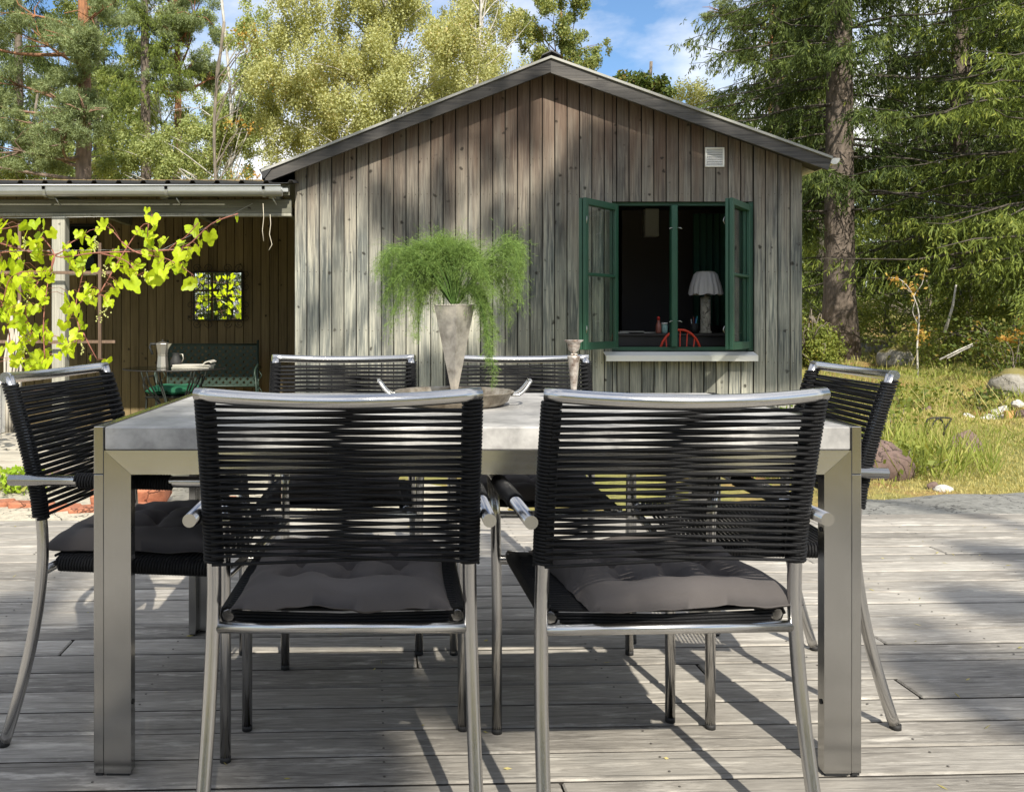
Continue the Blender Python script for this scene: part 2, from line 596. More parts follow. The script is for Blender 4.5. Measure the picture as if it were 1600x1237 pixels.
# rock ledge just beyond the deck
def rock_mat(name, c0, c1, moss=0.0, mc=(0.20, 0.17, 0.03)):
    m, nt, bs, out = newmat(name)
    n = N(nt)
    v = n.coord((1, 1, 1))
    a = n.noise(v, 3.0, 8, 0.7); b = n.noise(v, 30, 5, 0.7)
    col = n.mix(n.ramp(a, [(0.3, 0.0), (0.7, 1.0)]), c0, c1)
    col = n.mix(n.ramp(b, [(0.45, 0.0), (0.7, 0.6)]), col, tuple(x * 0.4 for x in c0))
    cr = n.node('ShaderNodeTexVoronoi', feature='DISTANCE_TO_EDGE')
    cr.inputs['Scale'].default_value = 2.2
    dv = n.node('ShaderNodeVectorMath', operation='ADD'); n.link(v, dv.inputs[0])
    n.link(n.noise(v, 4, 4, out='Color'), dv.inputs[1]); n.link(dv.outputs[0], cr.inputs['Vector'])
    crack = n.ramp(cr.outputs['Distance'], [(0.0, 1.0), (0.02, 0.0)])
    col = n.mix(n.math('MULTIPLY', crack, 0.7), col, tuple(x * 0.25 for x in c0))
    if moss:
        ge = n.node('ShaderNodeNewGeometry'); sp = n.node('ShaderNodeSeparateXYZ'); n.link(ge.outputs['Normal'], sp.inputs[0])
        f = n.math('MULTIPLY', n.ramp(n.math('ADD', sp.outputs['Z'], n.math('SUBTRACT', a, 0.5)), [(0.45, 0.0), (0.65, 1.0)]), moss)
        col = n.mix(f, col, n.mix(b, tuple(x * 0.5 for x in mc), mc))
    n.link(col, bs.inputs['Base Color'])
    bs.inputs['Roughness'].default_value = 0.9
    n.link(n.bump(n.math('SUBTRACT', n.math('ADD', a, n.math('MULTIPLY', b, 0.3)), crack), 0.7, 0.03), bs.inputs['Normal'])
    return m


M['rock_grey'] = rock_mat('grey_rock', (0.15, 0.15, 0.14), (0.27, 0.27, 0.25))
M['rock_red'] = rock_mat('reddish_rock', (0.10, 0.068, 0.058), (0.20, 0.135, 0.115))
M['rock_moss'] = rock_mat('mossy_rock', (0.20, 0.19, 0.17), (0.40, 0.38, 0.34), 0.9)
M['rock_pale'] = rock_mat('pale_rock', (0.33, 0.30, 0.24), (0.52, 0.48, 0.38))
M['rock_white'] = rock_mat('white_stone', (0.42, 0.41, 0.38), (0.62, 0.60, 0.56))
M['brick'] = rock_mat('red_brick', (0.30, 0.11, 0.06), (0.48, 0.20, 0.11))


def sheet(name, x0, x1, y0, y1, zf, mat, step=0.08, kind='structure'):
    X = np.arange(x0, x1 + 1e-6, step); Y = np.arange(y0, y1 + 1e-6, step)
    mb = MB()
    vs = [(x, y, zf(x, y)) for y in Y for x in X]
    fs = [(j * len(X) + i, j * len(X) + i + 1, (j + 1) * len(X) + i + 1, (j + 1) * len(X) + i) for j in range(len(Y) - 1) for i in range(len(X) - 1)]
    mb.add(vs, fs, True)
    return mb.build(name, mat, kind=kind)


def ledge_z(x, y):
    # rounded slab meeting the deck edge, dipping under the grass round its rim
    cx, cy, rx, ry = 4.9, 4.2, 3.2, 1.05
    d = ((x - cx) / rx) ** 2 + ((y - cy) / ry) ** 2
    d += 0.12 * mnoise.noise(Vector((x * 1.3, y * 1.3, 0)))
    return -0.015 - 0.13 * max(0, d - 0.45) ** 1.2 + 0.012 * mnoise.noise(Vector((x * 3, y * 3, 2)))


sheet('rock_ledge', 1.6, 8.6, 4.28, 5.6, ledge_z, M['rock_grey'], 0.06)


def ledge2_z(x, y):
    d = ((x + 1.4) / 2.6) ** 2 + ((y - 4.9) / 1.0) ** 2
    return -0.03 - 0.09 * max(0, d - 0.15) + 0.02 * mnoise.noise(Vector((x * 2, y * 2, 7)))


sheet('stone_path', -4.2, 1.6, 4.0, 6.2, ledge2_z, M['rock_pale'], 0.08)

# ================================================================== DECK
DROT = math.radians(2.0)
deck = thing('deck', loc=(-0.76, 1.744, 0), rotz=DROT, kind='structure')
PITCH = 0.12
board_meshes = {}
for L in (2.4, 2.7, 3.0, 3.3, 3.6):
    mb = MB().bevbox(0, L - 0.004, 0, PITCH - 0.009, -0.028, 0, 0.004)
    board_meshes[L] = mb.mesh('deck_board', M['deck'])
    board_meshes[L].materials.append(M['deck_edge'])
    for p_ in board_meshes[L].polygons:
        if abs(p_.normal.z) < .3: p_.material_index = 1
r = random.Random(3)
for k in range(-26, 20):
    x = -5.2 - r.random() * 2.2
    while x < 6.2:
        L = r.choice(list(board_meshes))
        link_mesh('deck_board', board_meshes[L], deck, (x, k * PITCH + 0.004, r.uniform(-.0012, .0012)), (0, 0, r.uniform(-.0006, .0006)))
        x += L
jm = MB()
for x in np.arange(-6.5, 7.5, 0.6):
    jm.box(x, x + 0.045, -26 * PITCH, 20 * PITCH - 0.03, -0.13, -0.030)
jm.box(-7, 7.4, 20 * PITCH - 0.028, 20 * PITCH - 0.006, -0.15, -0.031)
jo = bpy.data.objects.new('joist', jm.mesh('joist', M['dark'])); COL.objects.link(jo); jo.parent = deck
jo['kind'] = 'stuff'
# screws at the joists
sm = MB()
for k in range(-8, 20):
    for x in np.arange(-6.5, 7.5, 0.6):
        for dy in (0.028, 0.088):
            sm.lathe([(0.0032, 0), (0.0026, 0.0008)], (x + 0.022, k * PITCH + dy, 0.0012), 6)
so = bpy.data.objects.new('screw', sm.mesh('screw', simple('dull_screw', (.12, .11, .10), .6, .6))); COL.objects.link(so); so.parent = deck
so['kind'] = 'stuff'

# ================================================================== LEFT TERRACE
ter = thing('terrace', loc=(-3.2, 6.6, 0), kind='structure')
tm = [MB().bevbox(0, L - .005, 0, 0.112, -0.028, 0, 0.003).mesh('terrace_board', M['terrace']) for L in (2.2, 2.9, 3.4)]
for k in range(18):
    x = -6.0 + r.random() * -1.5
    while x < 2.9:
        i = r.randrange(3); L = (2.2, 2.9, 3.4)[i]
        if x + L > 3.1:
            break
        link_mesh('terrace_board', tm[i], ter, (x, -1.02 + k * 0.119, -0.006 + r.uniform(-.001, .001)))
        x += L
MB().box(-9.2, -0.05, 5.56, 5.585, -0.115, -0.037).build('fascia_board', M['beam'], ter)
MB().box(-9.2, -0.06, 5.60, 7.7, -0.09, -0.038).build('joist', M['dark'], ter)

# ================================================================== CABIN
YH = 8.18
house = thing('cabin', 'weathered grey board cabin with a low gable roof and open green window', 'cabin', (1.37, YH, 0))
AX, AZ = 1.363, 3.377
SL, SR = 0.393, 0.358


def roof_z(x): return AZ - (SL if x < AX else SR) * abs(x - AX)


HX0, HX1 = -1.03, 3.782
WX0, WX1, WZ0, WZ1 = 1.978, 3.322, 0.668, 2.08
PB = (HX1 - HX0) / 41
G = 0.0042


def wall_board(x0, x1, z0, z1f, parent, y0=YH, t=0.022, mat='wall', j=0.0):
    """vertical board with a sloping top"""
    mb = MB()
    c = 0.004
    tops = [(x0 + G, z1f(x0 + G)), (x1 - G, z1f(x1 - G))]
    if x0 < AX < x1 and z1f is roofline: tops.insert(1, (AX, z1f(AX)))
    poly = [(x0 + G, z0), (x1 - G, z0)] + tops[::-1]
    poly2 = [(x0 + G + c, z0), (x1 - G - c, z0)] + [(max(min(px, x1 - G - c), x0 + G + c), pz) for px, pz in tops[::-1]]
    n = len(poly)
    vs = [(p[0], y0 + j, p[1]) for p in poly2] + [(p[0], y0 + j + c, p[1]) for p in poly] + [(p[0], y0 + t, p[1]) for p in poly]
    fs = [tuple(range(n))]
    for a in (0, n):
        fs += [(a + i, a + (i + 1) % n, a + n + (i + 1) % n, a + n + i) for i in range(n)]
    mb.add(vs, fs)
    o = mb.build('wall_board', M[mat], parent)
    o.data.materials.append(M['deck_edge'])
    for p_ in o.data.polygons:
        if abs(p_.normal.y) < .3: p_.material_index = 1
    return o


def roofline(x): return roof_z(x) - 0.07


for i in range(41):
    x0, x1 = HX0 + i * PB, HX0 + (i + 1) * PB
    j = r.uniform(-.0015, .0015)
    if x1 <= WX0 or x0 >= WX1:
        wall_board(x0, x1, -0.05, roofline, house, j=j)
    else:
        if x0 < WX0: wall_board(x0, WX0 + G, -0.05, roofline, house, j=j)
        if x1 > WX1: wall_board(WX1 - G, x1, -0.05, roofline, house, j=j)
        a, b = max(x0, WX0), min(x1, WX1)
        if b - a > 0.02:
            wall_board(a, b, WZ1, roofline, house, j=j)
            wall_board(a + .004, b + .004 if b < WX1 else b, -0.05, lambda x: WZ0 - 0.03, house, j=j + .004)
# sheathing behind the boards
bk = MB()
ytb = (YH + 0.0225, YH + 0.10)
bk.prism([(HX0 + .01, -.05), (WX0, -.05), (WX0, roofline(WX0)), (AX, roofline(AX)), (HX0 + .01, roofline(HX0))], *ytb)
bk.prism([(WX1, -.05), (HX1 - .01, -.05), (HX1 - .01, roofline(HX1)), (WX1, roofline(WX1))], *ytb)
bk.prism([(WX0, WZ1), (WX1, WZ1), (WX1, roofline(WX1)), (WX0, roofline(WX0))], *ytb)
bk.prism([(WX0, -.05), (WX1, -.05), (WX1, WZ0), (WX0, WZ0)], *ytb)
bk.build('sheathing', M['dark'], house)
# side and rear walls
for xa, xb in ((HX0, HX0 + .05), (HX1 - .05, HX1)):
    x = xa
    for k in range(40):
        y0 = YH + .101 + k * .125
        MB().box(xa, xb, y0, y0 + .119, -.05, roofline(xa) - .02).build('side_board', M['wall'], house)
MB().prism([(HX0 + .051, -.05), (HX1 - .051, -.05), (HX1 - .051, roofline(HX1)), (AX, roofline(AX)), (HX0 + .051, roofline(HX0))], 13.1, 13.15).build('rear_wall', M['wall'], house)
# nails
nm = MB()
for zrow, jit in ((2.487, .004), (2.150, .004), (1.42, .006), (0.86, .006), (0.56, .006)):
    for i in range(41):
        for fx in (0.25, 0.75):
            x = HX0 + (i + fx) * PB + r.uniform(-.004, .004)
            if zrow < 2.1 and WX0 - .02 < x < WX1 + .02 and zrow > .6: continue
            if zrow > roofline(x) - .05: continue
            zz = zrow + r.uniform(-jit, jit)
            M_ = Matrix.Translation((x, YH - .001, zz)) @ Matrix.Rotation(PI / 2, 4, 'X')
            t = MB().lathe([(0.0045, 0), (0.003, 0.0022)], (0, 0, 0), 6).xform(M_)
            nm.add(t.v, t.f)
no = nm.build('nail', simple('rusty_nail', (0.10, 0.075, 0.055), 0.6, 0.5), house)
no['kind'] = 'stuff'

# roof
M['roof'] = simple('roof_sheet', (0.30, 0.30, 0.28), 0.7, var=0.3, vscale=3)
M['roofblack'] = simple('black_metal', (0.02, 0.02, 0.022), 0.5)
for side in (-1, 1):
    xe = -1.31 if side < 0 else 3.955
    ze = roof_z(xe)
    MB().prism([(AX, AZ - .005), (xe, ze - .005), (xe, ze + .018), (AX, AZ + .018)], 7.955, 13.35).build('roof', M['roof'], house)
    w = 0.118 if side < 0 else 0.126
    xb = xe + (-.0 if side > 0 else .015)
    zb = roof_z(xb)
    cut = 0.06 * -side
    MB().prism([(AX, AZ - .008), (AX, AZ - .008 - w * 1.03), (xb + cut * .5, zb - .008 - w * .78), (xb, zb - .008)], 7.975, 8.005).build('bargeboard', M['barge'], house)
    # rafter tail / soffit
    MB().prism([(AX, AZ - .03), (AX, AZ - .062), (xe, ze - .062), (xe, ze - .03)], 8.006, 8.30).build('soffit', M['barge'], house)
# ridge cap
MB().prism([(AX - .085, AZ + .012), (AX, AZ + .050), (AX + .085, AZ + .012), (AX + .085, AZ + .022), (AX, AZ + .064), (AX - .085, AZ + .022)], 7.94, 13.35).build('ridge_cap', M['roofblack'], house)
# black flashing at the left eave end
MB().prism([(-1.33, 2.345), (-1.20, 2.395), (-1.20, 2.372), (-1.285, 2.26)], 7.96, 7.974).build('flashing', M['roofblack'], house)
# eave gutter on the right, seen on its end
gp = []
for k in range(9):
    a = PI + k * PI / 8
    gp.append((3.985 + .052 * math.cos(a), 2.455 + .058 * math.sin(a)))
gp2 = [(3.985 + .046 * math.cos(PI + k * PI / 8), 2.455 + .052 * math.sin(PI + k * PI / 8)) for k in range(8, -1, -1)]
g = thing('eave_gutter', 'white half round gutter end on the right eave of the cabin', 'gutter', (3.985, 7.99, 2.40))
M['white'] = simple('white_metal', (0.75, 0.74, 0.70), 0.45, var=.06)
MB().prism(gp + gp2, 7.99, 13.2).build('channel', M['white'], g)
MB().prism(gp, 7.985, 7.9895).build('end_cap', M['white'], g)

# vent
v = thing('wall_vent', 'square white louvred vent high on the cabin wall right of the ridge', 'vent', (2.945, YH, 2.46))
vx0, vx1, vz0, vz1 = 2.855, 3.037, 2.405, 2.590
fr = MB()
fr.bevbox(vx0, vx1, YH - .016, YH - .003, vz0, vz0 + .016, .003).bevbox(vx0, vx1, YH - .016, YH - .003, vz1 - .016, vz1, .003)
fr.bevbox(vx0, vx0 + .016, YH - .0165, YH - .0035, vz0 + .0165, vz1 - .0165, .003).bevbox(vx1 - .016, vx1, YH - .0165, YH - .0035, vz0 + .0165, vz1 - .0165, .003)
fr.build('frame', M['white'], v)
MB().box(vx0 + .017, vx1 - .017, YH - .0042, YH - .0025, vz0 + .017, vz1 - .017).build('back_plate', M['dark'], v)
for k in range(9):
    z = vz0 + .020 + k * .0163
    MB().add([(vx0 + .0165, YH - .014, z), (vx1 - .0165, YH - .014, z), (vx1 - .0165, YH - .005, z + .012), (vx0 + .0165, YH - .005, z + .012),
              (vx0 + .0165, YH - .014, z + .0025), (vx1 - .0165, YH - .014, z + .0025), (vx1 - .0165, YH - .005, z + .0145), (vx0 + .0165, YH - .005, z + .0145)],
             [(0, 1, 5, 4), (3, 7, 6, 2), (4, 5, 6, 7), (0, 3, 2, 1), (0, 4, 7, 3), (1, 2, 6, 5)]).build('louvre', M['white'], v)

# window
def green_paint():
    m, nt, bs, out = newmat('green_paint')
    n = N(nt)
    v = n.coord((1, 1, 1))
    a = n.noise(v, 6, 4); b = n.noise(n.coord((40, 40, 12)), 3, 6, 0.75)
    col = n.mix(a, (0.012, 0.060, 0.034), (0.024, 0.092, 0.054))
    col = n.mix(n.ramp(b, [(0.66, 0.0), (0.72, 0.8)]), col, (0.30, 0.30, 0.24))
    n.link(col, bs.inputs['Base Color'])
    bs.inputs['Roughness'].default_value = 0.38
    n.link(n.bump(b, 0.3, 0.002), bs.inputs['Normal'])
    return m


M['green'] = green_paint()
gl, gnt2, gbs2, gout = newmat('window_glass')
nn = N(gnt2)
gnt2.nodes.remove(gbs2)
tr_ = nn.node('ShaderNodeBsdfTransparent'); tr_.inputs[0].default_value = (0.90, 0.93, 0.91, 1)
gs_ = nn.node('ShaderNodeBsdfGlossy'); gs_.inputs['Roughness'].default_value = 0.02
fr_ = nn.node('ShaderNodeFresnel'); fr_.inputs[0].default_value = 1.5
mx_ = nn.node('ShaderNodeMixShader')
lw_ = nn.node('ShaderNodeLayerWeight'); lw_.inputs['Blend'].default_value = .5
nn.link(nn.math('ADD', nn.math('MULTIPLY', nn.math('POWER', lw_.outputs['Facing'], 4.0), .9), .04), mx_.inputs[0])
nn.link(tr_.outputs[0], mx_.inputs[1]); nn.link(gs_.outputs[0], mx_.inputs[2]); nn.link(mx_.outputs[0], gout.inputs[0])
M['glass'] = gl

wf = MB()
wf.box(WX0, WX0 + .045, YH + .045, YH + .12, WZ0, WZ1).box(WX1 - .045, WX1, YH + .02, YH + .12, WZ0, WZ1)
wf.box(WX0 + .0455, WX1 - .0455, YH + .055, YH + .12, WZ1 - .03, WZ1).box(WX0 + .0455, WX1 - .0455, YH + .045, YH + .12, WZ0, WZ0 + .035)
wf.build('window_frame', M['green'], house)
mxc = (1054.5 - 630) / 165
MB().bevbox(mxc - .030, mxc + .030, YH + .0, YH + .075, WZ0 + .0355, WZ1 - .0305, .008).build('mullion', M['green'], house)
sill = MB()
sill.prism([(YH - .115, .628), (YH - .002, .660), (YH - .002, .652), (YH - .108, .618), (YH - .108, .575), (YH - .115, .575)], 1.895, 3.315, 'yz')
so_ = sill.build('window_sill', M['white'], house)
hk = MB()
for hx in (-.06, .06):
    for hz in (.95, 1.83):
        hk.tube([(mxc + hx * .4, YH - .001, hz), (mxc + hx * .7, YH - .02, hz), (mxc + hx, YH - .022, hz - .01)], .005, 6)
hk.build('catch', M['zinc'], house)


def sash(label_loc, ang, flip):
    """a double casement hinged at label_loc, swung outward; built along +x then rotated"""
    W, H, T, R_ = 0.63, WZ1 - WZ0 - .060, 0.068, 0.058
    s = flip
    def fx(mb):
        if flip < 0:
            mb.v = [(-p[0], p[1], p[2]) for p in mb.v]
            mb.f = [tuple(reversed(f)) for f in mb.f]
        A = Matrix.Translation(label_loc) @ Matrix.Rotation(ang, 4, 'Z')
        return mb.xform(A)
    st = MB()
    for ya, yb, ins in ((0, T * .46, 0.0), (T * .54, T, 0.004)):
        st.bevbox(ins, R_, ya, yb, 0, H, .004).bevbox(W - R_, W - ins, ya, yb, 0, H, .004)
        st.bevbox(R_, W - R_, ya + .001, yb - .001, 0, R_ * 1.15, .003).bevbox(R_, W - R_, ya + .001, yb - .001, H - R_, H, .003)
    st.box(.01, W - .01, T * .46, T * .54, .01, R_ * .6).box(.01, W - .01, T * .46, T * .54, H - R_ * .6, H - .01)
    so = fx(st).build('sash', M['green'], house)
    fx(MB().bevbox(R_, W - R_, T * .5, T - .004, H * .5 - .014, H * .5 + .014, .005)).build('muntin', M['green'], so)
    fx(MB().bevbox(R_, W - R_, .004, T * .40, H * .5 - .012, H * .5 + .012, .005)).build('muntin', M['green'], so)
    for za, zb in ((R_ * 1.15, H * .5 - .014), (H * .5 + .014, H - R_)):
        fx(MB().box(R_, W - R_, T * .72, T * .72 + .003, za, zb)).build('pane', M['glass'], so)
    for hz in (.18, H - .2):
        fx(MB().tube([(-.006, T * .5, hz - .05), (-.006, T * .5, hz + .05)], .009, 8)).build('hinge', M['green'], so)
        fx(MB().tube([(W - .01, T + .004, hz - .03), (W + .002, T + .014, hz), (W - .012, T + .006, hz + .035)], .004, 6)).build('hook', M['zinc'], so)
    return so


sash((WX0 - .002, YH - .012, WZ0 + .025), math.radians(-131), 1)
sash((WX1 - .030, YH - .012, WZ0 + .025), math.radians(54), -1)

# room behind the window
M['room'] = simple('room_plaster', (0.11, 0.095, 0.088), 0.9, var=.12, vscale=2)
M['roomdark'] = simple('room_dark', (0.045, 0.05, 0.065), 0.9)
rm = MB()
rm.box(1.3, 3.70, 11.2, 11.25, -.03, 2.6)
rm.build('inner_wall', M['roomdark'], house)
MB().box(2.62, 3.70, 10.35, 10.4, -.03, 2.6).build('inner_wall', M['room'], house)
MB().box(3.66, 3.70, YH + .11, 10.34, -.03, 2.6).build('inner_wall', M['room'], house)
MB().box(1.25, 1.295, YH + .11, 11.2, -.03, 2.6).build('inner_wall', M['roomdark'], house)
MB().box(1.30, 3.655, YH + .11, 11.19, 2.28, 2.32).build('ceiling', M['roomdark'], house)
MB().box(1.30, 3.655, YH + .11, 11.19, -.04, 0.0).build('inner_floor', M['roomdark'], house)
# ventilation box on the inner wall
MB().bevbox(2.30 * 1.0 + .56, 3.03, 10.22, 10.345, 1.95, 2.28, .01).build('wall_box', M['white'], house)

desk = thing('desk', 'dark desk just inside the open cabin window with papers on it', 'desk', (2.8, 8.95, 0))
dk = simple('dark_desk_wood', (0.035, 0.03, 0.028), 0.4)
MB().bevbox(1.75, 3.62, 8.66, 9.3, .80, .825, .004).build('top', dk, desk)
for x in (1.80, 3.55):
    for y in (8.70, 9.22):
        MB().box(x, x + .05, y, y + .05, .0, .80).build('leg', dk, desk)
MB().box(1.86, 3.54, 8.69, 8.71, .70, .80).build('apron', dk, desk)
M['paper'] = simple('paper', (0.40, 0.38, 0.33), 0.8, var=.1)
for i, (x, a) in enumerate(((2.15, .3), (2.35, -.2), (2.52, .5))):
    p = MB().box(-.12, .12, -.09, .09, 0, .010)
    p.xform(Matrix.Translation((x, 8.84 + .05 * i, .8265 + .0105 * (i == 1))) @ Matrix.Rotation(a, 4, 'Z'))
    o = p.build('magazine', M['paper'])
    tag(o, ['magazine lying at the left end of the desk inside the window', 'middle magazine of the three on the desk inside the window',
            'magazine nearest the red capped bottle on the desk'][i], 'magazine', 'magazines on the desk')
# table lamp
lamp = thing('table_lamp', 'table lamp with pleated white cloth shade on a pale stone pillar', 'lamp', (3.10, 8.86, .826))
MB().lathe([(.062, 0), (.062, .02), (.050, .022), (.050, .37), (.030, .375), (.012, .38), (.012, .44)], (3.10, 8.86, .826), 20).build('base', M['rock_pale'], lamp)
sh = MB()
seg = 64; prof = [(.085, .63), (.115, .60), (.148, .48), (.160, .395)]
vs = []
for ri, (rr, z) in enumerate(prof):
    for k in range(seg):
        a = 2 * PI * k / seg
        w = 1 + (.02 + .02 * ri) * math.sin(a * 16)
        vs.append((3.10 + rr * w * math.cos(a), 8.86 + rr * w * math.sin(a), .826 + z - (0.008 * math.sin(a * 8) if ri == 3 else 0)))
fs = [(i * seg + k, i * seg + (k + 1) % seg, (i + 1) * seg + (k + 1) % seg, (i + 1) * seg + k) for i in range(3) for k in range(seg)]
fs.append(tuple(range(seg)))
sh.add(vs, fs, True)
shade_m = simple('white_cloth', (0.50, 0.48, 0.48), 0.8)
sh.build('lamp_shade', shade_m, lamp)
# things on the desk
bt = thing('sauce_bottle', 'small clear bottle with a red cap on the desk inside the window', 'bottle', (2.60, 8.80, .826))
MB().lathe([(.026, 0), (.028, .01), (.028, .085), (.012, .12), (.012, .135)], (2.60, 8.80, .826), 14).build('body', simple('red_label_plastic', (.30, .10, .07), .3), bt)
MB().lathe([(.0145, .1352), (.0145, .165), (.008, .17)], (2.60, 8.80, .826), 12).build('cap', simple('red_plastic', (.6, .03, .02), .35), bt)
jar = thing('glass_jar', 'greenish glass jar beside the red capped bottle', 'jar', (2.67, 8.83, .826))
MB().lathe([(.03, 0), (.034, .01), (.034, .08), (.028, .09)], (2.67, 8.83, .826), 14).build('body', simple('jar_green', (.25, .40, .36), .2), jar)
MB().lathe([(.031, .0905), (.031, .108)], (2.67, 8.83, .826), 14).build('lid', M['white'], jar)
pc = thing('pen_cup', 'black cup holding pens in front of the lamp pillar', 'pen holder', (2.97, 8.82, .826))
MB().lathe([(.035, 0), (.037, .10), (.033, .10), (.031, .01)], (2.97, 8.82, .826), 14).build('cup', M['rubber'], pc)
for i, (c, dx, dy) in enumerate((((.7, .7, .7), -.03, .01), ((.02, .10, .4), .02, 0), ((.55, .05, .03), .0, .02), ((.1, .5, .5), .035, .01), ((.02, .02, .02), -.015, -.01))):
    MB().tube([(2.97 + dx * .3, 8.82 + dy * .3, .84), (2.97 + dx, 8.82 + dy, .97 + .01 * i)], .004, 6).build('pen', simple('pen_colour_%s' % 'abcde'[i], c, .4), pc)
# curtain
cv = MB()
pts = []
for k in range(33):
    x = 3.16 + .42 * k / 32
    pts.append((x, 9.42 + .03 * math.sin(k * 1.15)))
vs = [(x, y, .9) for x, y in pts] + [(x, y, 2.12) for x, y in pts] + [(x, y + .006, .9) for x, y in pts] + [(x, y + .006, 2.12) for x, y in pts]
fs = [(i, i + 1, 33 + i + 1, 33 + i) for i in range(32)] + [(66 + i + 1, 66 + i, 99 + i, 99 + i + 1) for i in range(32)] + [(i + 1, i, 66 + i, 66 + i + 1) for i in range(32)]
cv.add(vs, fs, True)
tag(cv.build('curtain', simple('green_cloth', (0.02, 0.075, 0.05), 0.8)), 'dark green curtain hanging inside the room behind the lamp', 'curtain')
# red hoop back chair
rc = thing('hoop_back_chair', 'bright red hoop back wooden chair standing inside the open window', 'chair', (2.70, 8.50, 0))
redp = simple('red_paint', (0.62, 0.045, 0.015), 0.35)
hoop = [(2.70 + .205 * math.cos(a) * (1.0 if math.sin(a) > 0 else 1), 8.42, .60 + .265 * math.sin(a)) for a in np.linspace(0, PI, 17)]
hoop = [(2.49, 8.42, .46)] + hoop[::-1] + [(2.91, 8.42, .46)]
MB().tube(hoop, .012, 8).build('hoop', redp, rc)
for k in range(5):
    x = 2.70 + (k - 2) * .07
    zt = .60 + .262 * math.sqrt(max(0, 1 - ((x - 2.70) / .205) ** 2))
    MB().tube([(2.70 + (k - 2) * .055, 8.44, .455), (x, 8.42, zt)], .006, 6).build('spindle', redp, rc)
MB().lathe([(.19, .42), (.205, .435), (.20, .458)], (2.70, 8.55, 0), 20, sy=.95).build('seat', redp, rc)
for dx in (-.15, .15):
    for dy in (-.09, .12):
        MB().tube([(2.70 + dx, 8.55 + dy, .42), (2.70 + dx * 1.25, 8.55 + dy * 1.25, 0)], .014, 8).build('leg', redp, rc)

# ================================================================== LEAN-TO
lt = thing('lean_to', 'open board lean-to with grey post and beam at the left of the cabin', 'lean-to', (-3.5, 8.8, -.3))
YB = 10.2
bp = 0.103
nb = 56
for i in range(nb):
    x0 = -1.06 - (i + 1) * bp
    MB().bevbox(x0 + .003, x0 + bp - .003, YB + r.uniform(-.001, .001), YB + .02, -.35, 2.62, .003).build('wall_board', M['backwall'], lt)
MB().box(-1.05 - nb * bp, -1.06, YB + .0215, YB + .05, -.35, 2.62).build('sheathing', M['dark'], lt)
MB().bevbox(-6.8, -1.035, 7.98, 8.04, 1.945, 2.072, .004).build('beam', M['beam'], lt)
MB().bevbox(-6.8, -1.035, 7.975, 8.045, 1.917, 1.9445, .003).build('sunlit_beam_strip', M['post'], lt)  # sun along the beam's lower edge, put in as a strip of paler wood
MB().bevbox(-3.24, -3.118, 7.96, 8.075, -.3, 1.9165, .006).build('post', M['post'], lt)
MB().bevbox(-6.5, -6.38, 7.96, 8.075, -.3, 1.9165, .006).build('post', M['post'], lt)
for px in (88, 262, 430, -90, -270):
    x = (px - 630) / 168.7
    MB().bevbox(x - .05, x + .012, 7.93, YB, 2.075, 2.16, .004).build('rafter', M['beam'], lt)
# corrugated roof sheet
pr = []
x = -6.9
while x < -1.12:
    for dx, dz in ((0, 0), (.085, 0), (.098, .024), (.128, .024), (.141, 0)):
        pr.append((x + dx, 2.198 + dz))
    x += .222
low = [(p[0], p[1] - .004) for p in pr[::-1]]
rp = MB()
n0 = len(pr)
for y, dz in ((7.80, 0), (10.3, .38)):
    rp.v += [(p[0], y, p[1] + dz) for p in pr] + [(p[0], y, p[1] + dz - .004) for p in pr]
a = 2 * n0
for i in range(n0 - 1):
    rp.f += [(i, i + 1, a + i + 1, a + i), (n0 + i + 1, n0 + i, a + n0 + i, a + n0 + i + 1), (i + 1, i, n0 + i, n0 + i + 1)]
rp.sm = [False] * len(rp.f)
rp.build('roof_sheet', M['roofblack'], lt)
MB().box(-6.9, -1.04, 7.90, 7.925, 2.10, 2.19).build('fascia_board', M['beam'], lt)
# small dark window with pale sill in the back wall
xw0, xw1 = (107 - 630) / 132.4, (152 - 630) / 132.4
wfm = MB()
zt, zb = EYE + (502 - 350) / 132.4, EYE + (502 - 424) / 132.4
wfm.box(xw0, xw0 + .03, YB - .03, YB - .002, zb, zt).box(xw1 - .03, xw1, YB - .03, YB - .002, zb, zt)
wfm.box(xw0 + .031, xw1 - .031, YB - .03, YB - .002, zt - .03, zt).box(xw0 + .031, xw1 - .031, YB - .03, YB - .002, zb, zb + .03)
wfm.build('window_frame', M['dark'], lt)
MB().box(xw0 + .031, xw1 - .031, YB - .02, YB - .003, zb + .031, zt - .031).build('pane', simple('dark_glass', (.01, .014, .012), .05), lt)
MB().bevbox(xw0 - .02, xw1 + .02, YB - .09, YB - .003, zb - .05, zb - .002, .004).build('sill', M['white'], lt)

# gutter of the lean-to
gt = thing('roof_gutter', 'long grey zinc gutter along the front edge of the lean-to roof', 'gutter', (-3.5, 7.80, 2.13))
YG = 7.77
sG = 1350 / YG
GXe = (440 - 630) / sG
GZt = EYE + (502 - 291) / sG
prof = []
for k in range(13):
    a = PI + k * PI / 12
    prof.append((YG + .055 * math.cos(a), GZt - .035 + .058 * math.sin(a)))
inner = [(YG + .051 * math.cos(PI + k * PI / 12), GZt - .033 + .054 * math.sin(PI + k * PI / 12)) for k in range(12, -1, -1)]
prof = [(YG - .058, GZt), (YG - .055, GZt - .004)] + prof[1:] + [(YG + .055, GZt - .002), (YG + .051, GZt - .002)] + inner[:-1] + [(YG - .051, GZt - .003)]
gb = MB().prism(prof, -6.9, GXe, 'yz')
gb.build('channel', M['zinc'], gt)
rim = MB().tube([(-6.9, YG - .056, GZt), (GXe, YG - .056, GZt)], .009, 8)
rim.build('bead', M['zinc'], gt)
ec = [(YG + .054 * math.cos(PI + k * PI / 12), GZt - .034 + .057 * math.sin(PI + k * PI / 12)) for k in range(13)]
